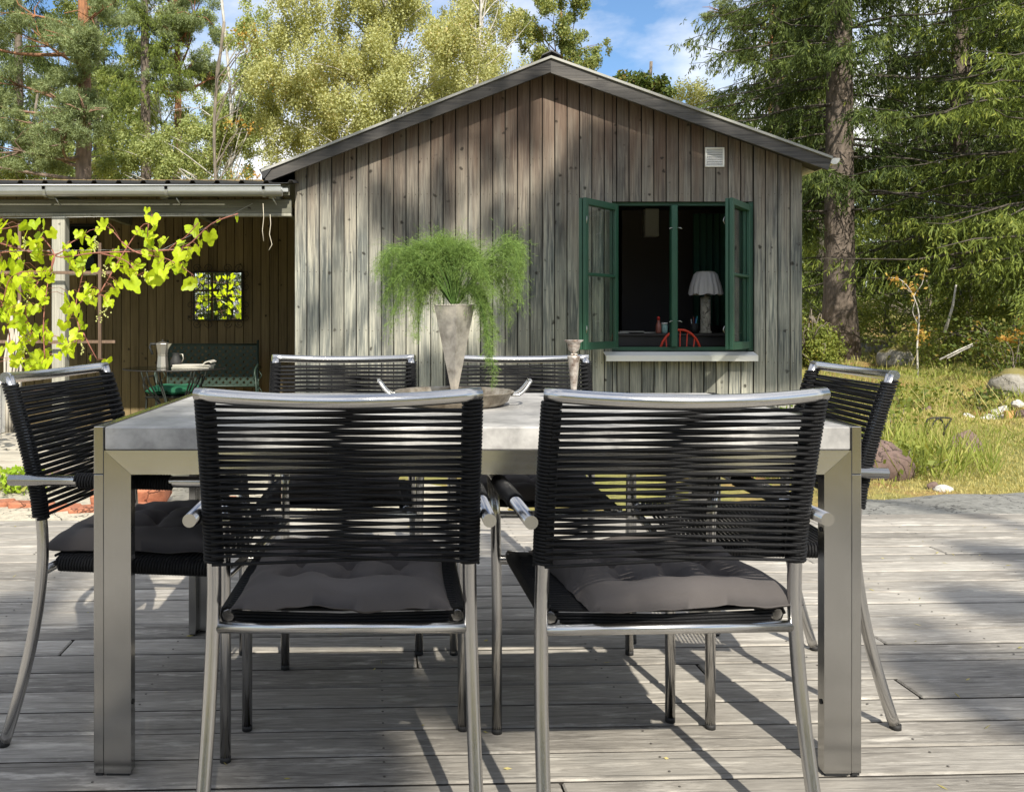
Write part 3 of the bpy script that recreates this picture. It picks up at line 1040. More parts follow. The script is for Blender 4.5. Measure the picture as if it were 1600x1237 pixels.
MB().prism(ec, GXe, GXe + .006, 'yz').build('end_cap', M['zinc'], gt)
MB().box(-1.62, -1.045, YG + .06, YG + .12, GZt - .04, GZt - .008).build('flashing', M['zinc'], gt)
for px in (72, 262, 413, -120):
    x = (px - 630) / sG
    br = MB()
    arc = [(x, YG + .062 * math.cos(PI + k * PI / 10), GZt - .034 + .064 * math.sin(PI + k * PI / 10)) for k in range(11)]
    arc = [(x, YG - .062, GZt + .004)] + arc + [(x, YG + .12, GZt - .01)]
    for q in range(len(arc) - 1):
        a, b = arc[q], arc[q + 1]
        br.add([(a[0] - .013, a[1], a[2]), (a[0] + .013, a[1], a[2]), (b[0] + .013, b[1], b[2]), (b[0] - .013, b[1], b[2]),
                (a[0] - .013, a[1], a[2] - .003), (a[0] + .013, a[1], a[2] - .003), (b[0] + .013, b[1], b[2] - .003), (b[0] - .013, b[1], b[2] - .003)],
               [(0, 1, 2, 3), (7, 6, 5, 4), (0, 4, 5, 1), (1, 5, 6, 2), (3, 2, 6, 7), (0, 3, 7, 4)])
    bo = br.build('bracket', M['zinc'], gt)
    MB().tube([(x + .07, YG + .03, GZt - .10), (x + .10, YG + .07, GZt - .16)], .006, 6).build('bracket_peg', M['zinc'], bo)
# strings hanging from the gutter end
sc_ = simple('pale_string', (.55, .50, .40), .9)
for i, (pts) in enumerate([[(411, 318), (412, 340), (410, 360), (412, 377)], [(422, 335), (423, 350), (421, 366), (425, 382), (420, 391)]]):
    o = MB().tube([at(a, b, 7.78) for a, b in pts], .003, 5).build('string', sc_)
    tag(o, ['short straight string hanging from the right end of the gutter', 'longer curly string hanging beside the cabin corner'][i], 'string', 'strings hanging at the gutter end')

# ------------------------------------------------------------------ wall mirror
mr = thing('wall_mirror', 'square mirror in a black scrolled iron frame on the lean-to back wall', 'mirror', (at(340, 462, YB - .06)))
p0 = at(303, 425, YB - .06); p1 = at(378, 500, YB - .06)
mm, mnt, mbs, _ = newmat('mirror_glass')
mbs.inputs['Metallic'].default_value = 1; mbs.inputs['Roughness'].default_value = 0.01; mbs.inputs['Base Color'].default_value = (.92, .94, .92, 1)
iron = simple('black_iron', (0.02, 0.018, 0.016), 0.55, 0.3)
MB().box(p0.x, p1.x, YB - .05, YB - .045, p1.z, p0.z).build('mirror_glass', mm, mr)
fb = MB()
for x in (p0.x, p1.x): fb.bevbox(x - .009, x + .009, YB - .062, YB - .04, p1.z - .009, p0.z + .009, .003)
for z in (p0.z, p1.z): fb.bevbox(p0.x + .0095, p1.x - .0095, YB - .062, YB - .04, z - .009, z + .009, .003)
fb.build('frame', iron, mr)
for px in (325.5, 354.5):
    x = at(px, 462, YB - .06).x
    MB().bevbox(x - .004, x + .004, YB - .060, YB - .051, p1.z + .01, p0.z - .01, .001).build('bar', iron, mr)
zc = at(340, 464, YB - .06).z
MB().bevbox(p0.x + .01, p1.x - .01, YB - .0615, YB - .0605, zc - .004, zc + .004, .0003).build('bar', iron, mr)


def scroll(cx, cz, sx, sz, rot):
    pts = []
    for k in range(26):
        a = k / 25 * 2.6 * PI
        rr = .052 * (1 - k / 25 * .78)
        u = .03 + rr * math.cos(a) - .0; w_ = rr * math.sin(a)
        u, w_ = u * sx, w_ * sz
        pts.append((cx + u * math.cos(rot) - w_ * math.sin(rot), YB - .05, cz + u * math.sin(rot) + w_ * math.cos(rot)))
    return pts


Wm = p1.x - p0.x
for f in (.0, .36, .64, 1.0):
    sgn = -1 if f in (.36, 1.0) else 1
    for z, s_ in ((p0.z + .045, 1), (p1.z - .045, -1)):
        MB().tube(scroll(p0.x + f * Wm, z, sgn * 1.0, s_, 0), .0035, 5).build('scroll', iron, mr)
    for x, s_ in ((p0.x - .045, -1), (p1.x + .045, 1)):
        zz = p1.z + f * (p0.z - p1.z)
        MB().tube(scroll(x, zz, sgn, s_, PI / 2), .0035, 5).build('scroll', iron, mr)

# ------------------------------------------------------------------ bench
YBn = 9.75
bn = thing('garden_bench', 'dark green iron bench with a diamond lattice back against the board wall', 'bench', (at(333, 600, YBn)))
b0 = at(262, 538, YBn); b1 = at(403, 603, YBn)
gi = simple('dark_green_iron', (0.022, 0.042, 0.031), 0.5, 0.1)
bf = MB()
for x in (b0.x, b1.x): bf.tube([(x, YBn, b0.z + .05), (x, YBn, -.3)], .012, 8)
for z in (b0.z, b1.z): bf.tube([(b0.x, YBn, z), (b1.x, YBn, z)], .010, 8)
bf.build('back_frame', gi, bn)
Hh = b0.z - b1.z; Wb = b1.x - b0.x
ns = 13
for k in range(-6, ns + 1):
    for s in (1, -1):
        # 45 degree strap clipped to the frame
        x0 = b0.x + k * Wb / ns
        a = [(x0, b1.z), (x0 + Hh, b0.z)]
        (xa, za), (xb, zb_) = a
        if xa < b0.x: za += (b0.x - xa); xa = b0.x
        if xb > b1.x: zb_ -= (xb - b1.x); xb = b1.x
        if xb - xa < .03: continue
        if s < 0:
            xa, xb = b0.x + b1.x - xa, b0.x + b1.x - xb
        d = Vector((xb - xa, 0, zb_ - za)).normalized(); nrm = Vector((-d.z, 0, d.x)) * .015
        y = YBn - .004 if s > 0 else YBn + .001
        A = Vector((xa, y, za)); B = Vector((xb, y, zb_))
        q = [A + nrm, A - nrm, B - nrm, B + nrm]
        vs = q + [p + Vector((0, .004, 0)) for p in q]
        MB().add(vs, [(0, 1, 2, 3), (7, 6, 5, 4), (0, 4, 5, 1), (2, 6, 7, 3), (1, 5, 6, 2), (0, 3, 7, 4)]).build('lattice_strap', gi, bn)
MB().bevbox(b0.x - .02, b1.x + .02, YBn - .42, YBn - .01, .12, .15, .005).build('seat', gi, bn)
for x in (b0.x - .03, b1.x + .03):
    MB().tube([(x, YBn, .42), (x, YBn - .2, .47), (x, YBn - .38, .42), (x, YBn - .42, .32), (x, YBn - .36, .30), (x, YBn - .34, .35)], .010, 7).build('arm', gi, bn)
    MB().tube([(x, YBn - .38, .42), (x + .02, YBn - .40, .2), (x, YBn - .38, -.3)], .011, 7).build('leg', gi, bn)
    for k in range(4):
        zz = .12 + k * .09
        MB().tube([(x, YBn - .1, zz), (x + .03 * (-1) ** k, YBn - .1, zz + .045), (x, YBn - .1, zz + .09)], .005, 5).build('scroll', gi, bn)

# ------------------------------------------------------------------ round glass table
YT = 7.75
c = at(273, 575, YT)
tt = thing('bistro_table', 'round glass topped bistro table on curved iron legs in the lean-to', 'table', (c.x, YT, -.3))
RT = 76 / (1350 / YT)
tg, tnt, tbs, tout = newmat('table_glass')
tnt.nodes.remove(tbs)
nn = N(tnt)
t1 = nn.node('ShaderNodeBsdfTransparent'); t1.inputs[0].default_value = (.72, .80, .76, 1)
t2 = nn.node('ShaderNodeBsdfGlossy'); t2.inputs['Roughness'].default_value = 0.06
t3 = nn.node('ShaderNodeMixShader'); fz = nn.node('ShaderNodeFresnel'); fz.inputs[0].default_value = 1.6
lw2 = nn.node('ShaderNodeLayerWeight'); lw2.inputs['Blend'].default_value = .5
nn.link(nn.math('ADD', nn.math('MULTIPLY', nn.math('POWER', lw2.outputs['Facing'], 3.0), .8), .05), t3.inputs[0]); nn.link(t1.outputs[0], t3.inputs[1]); nn.link(t2.outputs[0], t3.inputs[2]); nn.link(t3.outputs[0], tout.inputs[0])
MB().lathe([(RT - .004, -.008), (RT, -.004), (RT, 0), (RT - .004, .003)], (c.x, YT, c.z), 48).build('glass_top', tg, tt)
ring = [(c.x + (RT + .006) * math.cos(a), YT + (RT + .006) * math.sin(a), c.z - .004) for a in np.linspace(0, 2 * PI, 48, endpoint=False)]
MB().tube(ring, .006, 6, closed=True).build('rim', iron, tt)
for k in range(4):
    a = PI / 4 + k * PI / 2
    for off in (0, .05):
        pts = []
        for (rr, z) in ((.33 - off, -.012), (.30 - off, -.12), (.18 - off * .5, -.28), (.10, -.42), (.12, -.56), (.24, -.72), (.34, c.z + .3 + .0 - (c.z + .3) * 1.0 - (c.z + .3) + .0)):
            pts.append((c.x + rr * math.cos(a), YT + rr * math.sin(a), c.z + z if z > -.8 else -.3))
        pts[-1] = (pts[-1][0], pts[-1][1], -.3)
        MB().tube(pts, .008, 7).build('leg', iron, tt)
# moka pot
mk = thing('moka_pot', 'aluminium stovetop coffee pot standing on the glass bistro table', 'coffee pot', (at(253, 574, YT)))
kc = at(254, 574, YT); kc.z = c.z + .0035
h = 40 / (1350 / YT)
al = simple('cast_aluminium', (.36, .34, .30), .38, .85, var=.1)
MB().lathe([(.052, 0), (.054, .01), (.046, h * .46), (.050, h * .47), (.050, h * .50)], kc, 8, smooth=False).build('boiler', al, mk)
MB().lathe([(.044, h * .502), (.046, h * .54), (.062, h * .93), (.060, h * .95)], kc, 8, smooth=False).build('pot', al, mk)
MB().lathe([(.061, h * .952), (.055, h * .97), (.015, h * 1.02), (.0, h * 1.03)], kc, 8, smooth=False).build('lid', al, mk)
MB().lathe([(.006, h * 1.031), (.010, h * 1.06), (.005, h * 1.10)], kc, 8).build('knob', M['rubber'], mk)
MB().tube([(kc.x - .058, kc.y, kc.z + h * .92), (kc.x - .105, kc.y, kc.z + h * .93), (kc.x - .115, kc.y, kc.z + h * .80), (kc.x - .09, kc.y, kc.z + h * .52)], .011, 8).build('handle', M['rubber'], mk)
MB().prism([(kc.x + .05, kc.z + h * .93), (kc.x + .085, kc.z + h * .95), (kc.x + .052, kc.z + h * .72)], kc.y - .014, kc.y + .014).build('spout', al, mk)
# dark jug
jg = thing('dark_jug', 'small black jug with a loop handle between the coffee pot and newspaper', 'jug', (at(275, 574, YT)))
jc = at(275, 574, YT); jc.z = c.z + .0035
MB().lathe([(.035, 0), (.048, .02), (.050, .06), (.032, .10), (.030, .125), (.034, .13)], jc, 18).build('body', M['rubber'], jg)
MB().tube([(jc.x + .03, jc.y, jc.z + .12), (jc.x + .06, jc.y, jc.z + .12), (jc.x + .066, jc.y, jc.z + .08), (jc.x + .048, jc.y, jc.z + .05)], .006, 6).build('handle', al, jg)
# newspaper
nc = at(302, 573, YT - .02)
npb = MB()
for k, (dz, a) in enumerate(((0, 0), (.011, .05), (.021, -.04))):
    t = MB().bevbox(-.165, .165, -.11, .11, 0, .010, .003).xform(Matrix.Translation((nc.x + .005 * k, YT - .03, c.z + .004 + dz)) @ Matrix.Rotation(a, 4, 'Z'))
    npb.add(t.v, t.f)
pts = [(.10, .032), (.13, .060), (.165, .070), (.19, .055), (.185, .045), (.165, .058), (.135, .050), (.105, .024)]
npb.prism([(nc.x + a, c.z + .004 + b) for a, b in pts], YT - .13, YT + .07)
tag(npb.build('newspaper', M['paper']), 'folded newspaper with a curled corner on the glass bistro table', 'newspaper')
# green cushioned chair
gch = at(272, 610, 8.35)
gc_ = thing('cushioned_chair', 'low iron chair with a bright green seat pad behind the bistro table', 'chair', (gch.x, 8.35, -.3))
gz0 = at(272, 616, 8.35).z
cu = MB()
NX = 14
vs = []; fs = []
def pad(w, d, t, cx, cy, cz, tufts=(), nn_=14, wav=.0, seed=0):
    vs = []; fs = []
    for top in (1, 0):
        for j in range(nn_ + 1):
            for i in range(nn_ + 1):
                u = -1 + 2 * i / nn_; v = -1 + 2 * j / nn_
                e = max(0, (1 - u ** 6) * (1 - v ** 6)) ** .45
                z = t * (.5 + .5 * e) if top else t * (.5 - .42 * e)
                if top:
                    for (tu, tv) in tufts:
                        z -= t * .42 * math.exp(-((u - tu) ** 2 + (v - tv) ** 2) / .012)
                z += wav * mnoise.noise(Vector((u * 2 + seed, v * 2, top)))
                pin = 1 - .03 * (1 - abs(u)) - .0
                vs.append((cx + u * w / 2 * (1 - .035 * (1 - v * v)), cy + v * d / 2 * (1 - .035 * (1 - u * u)), cz + z))
    m = nn_ + 1
    for j in range(nn_):
        for i in range(nn_):
            a = j * m + i
            fs.append((a, a + 1, a + m + 1, a + m)); b = a + m * m
            fs.append((b, b + m, b + m + 1, b + 1))
    for i in range(nn_):
        for a, b in ((i, i + 1), (m * nn_ + i + 1, m * nn_ + i), ((i + 1) * m, i * m), (i * m + nn_, (i + 1) * m + nn_)):
            fs.append((b, a, a + m * m, b + m * m))
    return vs, fs
vs, fs = pad(.44, .42, .09, gch.x, 8.35, gz0, wav=.02)
tag(MB().add(vs, fs, True).build('seat_pad', simple('green_fabric', (.018, .12, .065), .8, var=.2)), 'bright green seat pad on the low iron chair', 'cushion')
MB().bevbox(gch.x - .22, gch.x + .22, 8.14, 8.56, gz0 - .02, gz0 - .001, .004).build('seat', iron, gc_)
for dx in (-.21, .21):
    for dy in (-.19, .19):
        MB().tube([(gch.x + dx, 8.35 + dy, gz0 - .02), (gch.x + dx * 1.1, 8.35 + dy * 1.1, -.3)], .009, 6).build('leg', iron, gc_)
    MB().tube([(gch.x + dx, 8.54, gz0), (gch.x + dx * 1.15, 8.5, gz0 + .17), (gch.x + dx * 1.2, 8.25, gz0 + .17), (gch.x + dx * 1.15, 8.16, gz0 + .10), (gch.x + dx, 8.17, gz0)], .008, 6).build('arm', iron, gc_)

# ------------------------------------------------------------------ white board box, trellis, canes
wb = thing('storage_box', 'white box of horizontal boards at the far left of the terrace', 'box', (-4.1, 7.3, 0))
for k in range(4):
    MB().bevbox(-5.2, -3.40, 7.28, 7.30, .035 + k * .093, .122 + k * .093, .004).build('side_board', M['white'], wb)
MB().bevbox(-5.2, -3.39, 7.27, 7.62, .41, .435, .005).build('lid', M['white'], wb)
MB().box(-5.19, -3.41, 7.302, 7.6, .0, .409).build('carcass', M['white'], wb)

tl = thing('trellis', 'thin brown wooden trellis of slats behind the climbing vine', 'trellis', (-3.2, 7.85, 0))
tw = wood('trellis_wood', (.06, .04, .028), (.12, .08, .055), (.20, .14, .10), 'z', knots=.2)
def slat(pa, pb, w, Y):
    a = at(*pa, Y); b = at(*pb, Y)
    if abs(a.x - b.x) > abs(a.z - b.z): MB().bevbox(min(a.x, b.x), max(a.x, b.x), Y - .008, Y + .008, a.z - w / 2, a.z + w / 2, .002).build('slat', tw, tl)
    else: MB().bevbox(a.x - w / 2, a.x + w / 2, Y - .026, Y - .009, min(a.z, b.z), max(a.z, b.z), .002).build('slat', tw, tl)
for px, y0_, y1_ in ((32, 350, 640), (97 - 64, 0, 0), (157, 380, 560)):
    if y1_: slat((px, y0_), (px, y1_), .028, 7.86)
for y_, x0_, x1_ in ((426, -60, 175), (534, -60, 180), (610, -60, 100)):
    slat((x0_, y_), (x1_, y_), .028, 7.86)
cane_m = simple('grey_cane', (.38, .35, .30), .8, var=.3, vscale=5)
cn = thing('cane_bundle', 'bundle of pale bare canes leaning together at the left edge', 'canes', (at(18, 620, 7.5)))
for k in range(16):
    x0_ = r.uniform(2, 34); x1_ = 24 + r.uniform(-9, 12)
    a = at(x0_, 640, 7.5 + r.uniform(-.1, .1)); b = at(x1_, 470 + r.uniform(-8, 30), 7.55 + r.uniform(-.08, .08))
    mid = (a + b) / 2 + Vector((r.uniform(-.04, .04), 0, 0))
    MB().tube([(a.x, a.y, -.01), a, mid, b], [.012, .012, .010, .006], 6).build('cane', cane_m, cn)

# ------------------------------------------------------------------ brick edging by the deck
def rock(name, c, size, mat, seed, label=None, cat='rock', group=None, sub=3, rough=.35, parent=None, sink=.25, rotz=0):
    import bmesh
    bm = bmesh.new()
    bmesh.ops.create_icosphere(bm, subdivisions=sub, radius=1)
    for v_ in bm.verts:
        p = v_.co.copy()
        d = 1 + rough * mnoise.noise(p * .9 + Vector((seed, 0, 0))) + rough * .4 * mnoise.noise(p * 2.3 + Vector((0, seed, 0))) + rough * .15 * mnoise.noise(p * 6)
        q = Vector((p.x * size[0], p.y * size[1], p.z * size[2])) * d
        v_.co = Matrix.Rotation(rotz, 3, 'Z') @ q
    me = bpy.data.meshes.new(name)
    bm.to_mesh(me); bm.free()
    me.polygons.foreach_set('use_smooth', [sub > 2] * len(me.polygons))
    me.materials.append(mat)
    o = link_mesh(name, me, parent, (c[0], c[1], c[2] + size[2] * (1 - 2 * sink)))
    return tag(o, label, cat, group)


def brick_block(c, s, rz, tilt, label, mat='brick'):
    b = MB()
    n_ = 5
    vs = []
    for i in (-1, 1):
        for j in (-1, 1):
            for k in (-1, 1):
                vs.append((i * s[0] / 2 + r.uniform(-.008, .008), j * s[1] / 2 + r.uniform(-.008, .008), k * s[2] / 2 + r.uniform(-.006, .006)))
    b.bevbox(-s[0] / 2, s[0] / 2, -s[1] / 2, s[1] / 2, -s[2] / 2, s[2] / 2, .008)
    b.v = [(x + .006 * mnoise.noise(Vector((x * 20, y * 20, z * 20))), y + .008 * mnoise.noise(Vector((y * 20, x * 20, c[0] * 9))), z + .010 * mnoise.noise(Vector((x * 14 + c[0] * 5, z * 20, y * 9)))) for x, y, z in b.v]
    o = b.build('brick', M[mat])
    o.location = (c[0], c[1], c[2] + s[2] / 2)
    o.rotation_euler = (tilt, r.uniform(-.08, .08), rz)
    return tag(o, label, 'brick', 'broken bricks edging the deck')


BR = [(-2.20, 4.62, 0.0, .04, 0, 'flat dark red brick at the far left of the edging'),
      (-1.98, 4.60, 0.1, .0, 0, 'second flat brick from the left by the green seedling'),
      (-1.80, 4.52, .35, .1, 0, 'upright orange brick half just left of the chair leg'),
      (-1.62, 4.50, .10, .0, 0, 'orange brick lying behind the left chair back'),
      (-1.55, 4.60, .25, .25, .07, 'tilted brick resting on top of the orange one'),
      (-1.42, 4.56, .1, .0, 0, 'long bright orange brick leaning in the middle of the pile'),
      (-1.36, 4.64, -.1, .3, .08, 'topmost brick of the pile beside the table leg'),
      (-1.22, 4.58, .2, .0, 0, 'broken brick near the left table leg'),
      (-1.02, 4.70, -.2, .1, 0, 'small broken brick under the table edge')]
for i, (x, y, rz, ti, dz, lab) in enumerate(BR):
    brick_block((x, y, -.09 + dz), (.21, .11, .075), rz, ti, lab)
o = MB().bevbox(-2.25, -1.60, 5.40, 5.52, -.09, .0, .012).build('kerb_block', M['rock_red'])
tag(o, 'long reddish stone block under the terrace edge', 'stone block')

# ================================================================== TABLE
T0, T1, TY0, TY1, TZ = -.645, .955, 1.80, 2.657, .727
tb = thing('dining_table', 'large table with pale concrete top and brushed steel square legs', 'table', ((T0 + T1) / 2, (TY0 + TY1) / 2, 0))
cm, cnt, cbs, _ = newmat('concrete_top')
n = N(cnt)
v1 = n.coord((1, 1, 1))
ca = n.noise(v1, 5.5, 9, 0.68); cb = n.noise(v1, 60, 4, 0.6); cc = n.noise(n.coord((1.2, 9, 9)), 1.4, 5, .6)
col = n.ramp(ca, [(0.38, (0.17, 0.168, 0.165)), (0.50, (0.32, 0.314, 0.305)), (0.61, (0.46, 0.452, 0.437))])
col = n.mix(n.ramp(cc, [(0.42, 0.0), (0.65, 0.6)]), col, (0.22, 0.218, 0.215))
col = n.mix(n.ramp(cb, [(0.66, 0.0), (0.74, 0.45)]), col, (0.20, 0.19, 0.18))
n.link(col, cbs.inputs['Base Color'])
cbs.inputs['Roughness'].default_value = 0.5
n.link(n.bump(cb, 0.12, 0.002), cbs.inputs['Normal'])
MB().bevbox(T0 + .0225, T1 - .0225, TY0 + .001, TY1 - .001, TZ - .048, TZ, .0025).build('tabletop', cm, tb)
SW, FW, AP = .021, .056, .050
zt = TZ - .0488
zb = zt - AP


def frame_leg(x, sgn, y0, y1):
    """mitred front plate leg; x is the seam, sgn towards the table middle"""
    p = MB()
    xi = x + sgn * FW
    poly = [(x, .006), (xi, .006), (xi, zb), (x, zt)]
    if sgn < 0: poly = poly[::-1]
    p.prism(poly, y0, y1)
    return p


xl, xr = T0 + SW + .0007, T1 - SW - .0007
for ya, yb in ((TY0, TY0 + .028), (TY1 - .028, TY1)):
    for x, sg in ((xl, 1), (xr, -1)):
        lg = frame_leg(x, sg, ya, yb).build('leg', M['steelleg'], tb)
        a, b = sorted((x, x + sg * FW))
        MB().box(a + .004, b - .004, ya + .003, yb - .003, 0, .006).build('foot_pad', M['rubber'], lg)
    MB().prism([(xl + .0006, zt), (xl + FW + .0006, zb), (xr - FW - .0006, zb), (xr - .0006, zt)], ya, yb).build('apron', M['steelx'], tb)
# side frames: strip legs and long strip to the top
for x0, x1 in ((T0, T0 + SW), (T1 - SW, T1)):
    MB().bevbox(x0, x1, TY0, TY1, TZ - .098, TZ + .001, .0015).build('side_rail', M['steelleg'], tb)
    for ya, yb in ((TY0, TY0 + .060), (TY1 - .060, TY1)):
        lg = MB().bevbox(x0, x1, ya, yb, .006, TZ - .0985, .0015).build('leg_strip', M['steelleg'], tb)
        MB().box(x0 + .003, x1 - .003, ya + .003, yb - .003, 0, .006).build('foot_pad', M['rubber'], lg)
# hex bolts on the inner face of the legs
for x, s in ((xl + FW, 1), (xr - FW, -1)):
    for z in (.62 * TZ + .06, .15):
        MB().xform(Matrix.Identity(4)).tube([(x, TY0 + .014, z), (x + s * .002, TY0 + .014, z)], .0055, 10).build('bolt', M['rubber'], tb)

# ================================================================== CHAIRS
RAILZ = .822


def fpost(z):
    """forward offset of the rear post at height z"""
    return float(np.interp(z, [0, .08, .16, .24, .32, .40, .46, .55, .64, .73, .83], [0, .026, .048, .066, .080, .088, .089, .078, .058, .033, .002]))


def ss(pts, m=4):
    """smooth a polyline by Catmull-Rom"""
    P_ = [Vector(p) for p in pts]
    out = []
    for i in range(len(P_) - 1):
        a = P_[max(i - 1, 0)]; b = P_[i]; c_ = P_[i + 1]; d = P_[min(i + 2, len(P_) - 1)]
        for k in range(m):
            t = k / m
            out.append(.5 * ((2 * b) + (-a + c_) * t + (2 * a - 5 * b + 4 * c_ - d) * t * t + (-a + 3 * b - 3 * c_ + d) * t ** 3))
    out.append(P_[-1])
    return out


PX0, PXT = .2435, .2325     # post half spacing at foot and at top
def px_(z): return PX0 + (PXT - PX0) * min(1, z / .5)


ZR0, ZR1 = .508, .808      # roped part of the back
PR = .0128
RR = .0034
PITCHR = .0131
chair = thing('rope_chair', 'x', 'chair', (0, 0, 0), group='steel and rope chairs round the table')


def cpart(mb, name, mat, parent=chair): return mb.build(name, mat, parent)


zs = [.012, .06, .12, .18, .24, .30, .36, .42, .48, .55, .62, .69, .76, .822]
for s in (-1, 1):
    lg = cpart(MB().tube(ss([(s * px_(z), fpost(z), z) for z in zs], 2), PR, 12), 'leg', M['steel'])
    cpart(MB().lathe([(.0125, 0), (.0125, .012)], (s * PX0, .001, 0), 12), 'foot_cap', M['rubber'], lg)
    # front leg
    lg = cpart(MB().tube([(s * .25, .515, .012), (s * .25, .515, .30), (s * .253, .515, .50), (s * .262, .515, .592)], .0118, 12), 'leg', M['steel'])
    cpart(MB().lathe([(.012, 0), (.012, .012)], (s * .25, .515, 0), 12), 'foot_cap', M['rubber'], lg)
    arm = cpart(MB().tube([(s * .2640, .028, .597), (s * .2640, .47, .603), (s * .2635, .505, .603), (s * .2632, .527, .602)], .0122, 14), 'armrest', M['steel'])
    # rope coil on the arm
    hp = []
    nt_ = 34
    for k in range(nt_ * 8 + 1):
        a = 2 * PI * k / 8
        y = .185 + .215 * k / (nt_ * 8)
        hp.append((s * .264 + .0145 * math.cos(a), y, .600 + .0145 * math.sin(a)))
    cpart(MB().tube(hp, .0031, 5), 'armrest_wrap', M['rope'], arm)
    # seat rail and its coil
    sr = cpart(MB().tube([(s * .213, .112, .402), (s * .212, .118, .403), (s * .212, .26, .401), (s * .212, .42, .405), (s * .212, .500, .409), (s * .225, .512, .409)], .0115, 8), 'seat_rail', M['steel'])
    hp = []
    nt_ = 56
    for k in range(nt_ * 8 + 1):
        a = 2 * PI * k / 8
        y = .115 + .385 * k / (nt_ * 8)
        hp.append((s * .212 + .0158 * math.cos(a), y, .403 + .0158 * math.sin(a)))
    cpart(MB().tube(hp, .0036, 5), 'rope_wrap', M['rope'], sr)
    # coil on the back post
    hp = []
    nt_ = int((ZR1 - ZR0) / (PITCHR / 2))
    for k in range(nt_ * 10 + 1):
        a = 2 * PI * k / 10
        z = ZR0 + (ZR1 - ZR0) * k / (nt_ * 10)
        hp.append((s * px_(z) + s * (PR + RR) * math.cos(a), fpost(z) + (PR + RR) * math.sin(a), z))
    cpart(MB().tube(hp, RR, 5), 'rope_wrap', M['rope'])
# crossbars
cpart(MB().tube([(-.236, .087, .389), (.236, .087, .389)], .0105, 12), 'crossbar', M['steelx'])
cpart(MB().tube([(-.245, .515, .398), (.245, .515, .398)], .0105, 12), 'crossbar', M['steelx'])
# top rail, bowed backwards and sagging a little
tr = []
for k in range(17):
    u = -1 + k / 8
    b_ = (1 - u * u)
    tr.append((u * .2455, fpost(.822) - .052 * b_, .8215 - .0085 * b_))
cpart(MB().tube(tr, [.0120] + [.0125] * 15 + [.0120], 14), 'top_rail', M['steelx'])
# strands: figure of eight between the posts
sa = MB().tube([(-PXT, -.0162, 0), (-PXT * .9, -.0150, PITCHR * .03), (0, 0, PITCHR * .25), (PXT * .9, .0150, PITCHR * .47), (PXT, .0162, PITCHR * .5)], RR, 6).mesh('rope_strand', M['rope'])
sb = MB().tube([(PXT, -.0162, PITCHR * .5), (PXT * .9, -.0150, PITCHR * .53), (0, 0, PITCHR * .75), (-PXT * .9, .0150, PITCHR * .97), (-PXT, .0162, PITCHR)], RR, 6).mesh('rope_strand', M['rope'])
k = 0
z = ZR0 + .002
while z < ZR1 - .012:
    for me_ in (sa, sb):
        o = link_mesh('rope_strand', me_, chair, (0, fpost(z + PITCHR * .4), z + r.uniform(-.0006, .0006)), (r.uniform(-.004, .004), r.uniform(-.0035, .0035), 0), (1.0, 1, 1))
    z += PITCHR
# seat webbing
wbm = MB()
nseat = 36
for k in range(nseat):
    y = .106 + k * .0110
    sag = -.004
    wbm.tube([(-.212, y, .4195), (-.10, y, .4165), (0, y, .4155), (.10, y, .4165), (.212, y, .4195)], RR, 5)
wo = cpart(wbm, 'seat_webbing', M['rope'])
wo['kind'] = 'stuff'
# rear edge ropes swinging down round the corner
we = MB()
for k in range(4):
    dz = .002 - k * .0060
    we.tube([(-.205 + k * .004, .108 - k * .002, .408 + dz), (-.10, .100, .408 + dz), (0, .098, .406 + dz), (.10, .100, .408 + dz), (.205 - k * .004, .108 - k * .002, .408 + dz)], RR, 5)
wo = cpart(we, 'edge_rope', M['rope'])
wo['kind'] = 'stuff'

M['cushion'] = simple('dark_grey_canvas', (0.068, 0.061, 0.060), 0.9, var=.25, vscale=6, bump=.25, bscale=700)
tufts = [(-.5, -.5), (0, -.5), (.5, -.5), (-.5, 0), (0, 0), (.5, 0), (-.5, .5), (0, .5), (.5, .5)]


def cushion_mesh(seed):
    nn_ = 40
    w, d, t = .402, .412, .060
    vs = []; fs = []
    for top in (1, 0):
        for j in range(nn_ + 1):
            for i in range(nn_ + 1):
                u = -1 + 2 * i / nn_; v_ = -1 + 2 * j / nn_
                e = max(0, (1 - abs(u) ** 4) * (1 - abs(v_) ** 4)) ** .5
                if top:
                    z = .010 + t * e
                    for tu, tv in tufts:
                        dd = (u - tu) ** 2 + (v_ - tv) ** 2
                        z -= t * .42 * e * math.exp(-dd / .012) + t * .40 * e * math.exp(-dd / .07)
                    # creases between tufts
                    for q in (-.5, 0, .5):
                        if abs(v_) < .62: z -= .014 * math.exp(-((u - q + .03 * math.sin(v_ * 9 + seed)) / .05) ** 2)
                        if abs(u) < .62: z -= .016 * math.exp(-((v_ - q + .035 * math.sin(u * 8 + seed)) / .05) ** 2)
                else:
                    z = .010 - .009 * e
                z += .010 * mnoise.noise(Vector((u * 2.1 + seed, v_ * 2.1, .3 * top))) + .005 * mnoise.noise(Vector((u * 5, v_ * 6 + seed, 1)))
                pin = 1 - .045 * (1 - v_ * v_)
                pin2 = 1 - .045 * (1 - u * u)
                vs.append((u * w / 2 * pin, v_ * d / 2 * pin2, z))
    m_ = nn_ + 1
    for j in range(nn_):
        for i in range(nn_):
            a = j * m_ + i
            fs.append((a, a + 1, a + m_ + 1, a + m_)); b = a + m_ * m_
            fs.append((b, b + m_, b + m_ + 1, b + 1))
    for i in range(nn_):
        for a, b in ((i, i + 1), (m_ * nn_ + i + 1, m_ * nn_ + i), ((i + 1) * m_, i * m_), (i * m_ + nn_, (i + 1) * m_ + nn_)):
            fs.append((b, a, a + m_ * m_, b + m_ * m_))
    return MB().add(vs, fs, True).mesh('seat_cushion', M['cushion'])


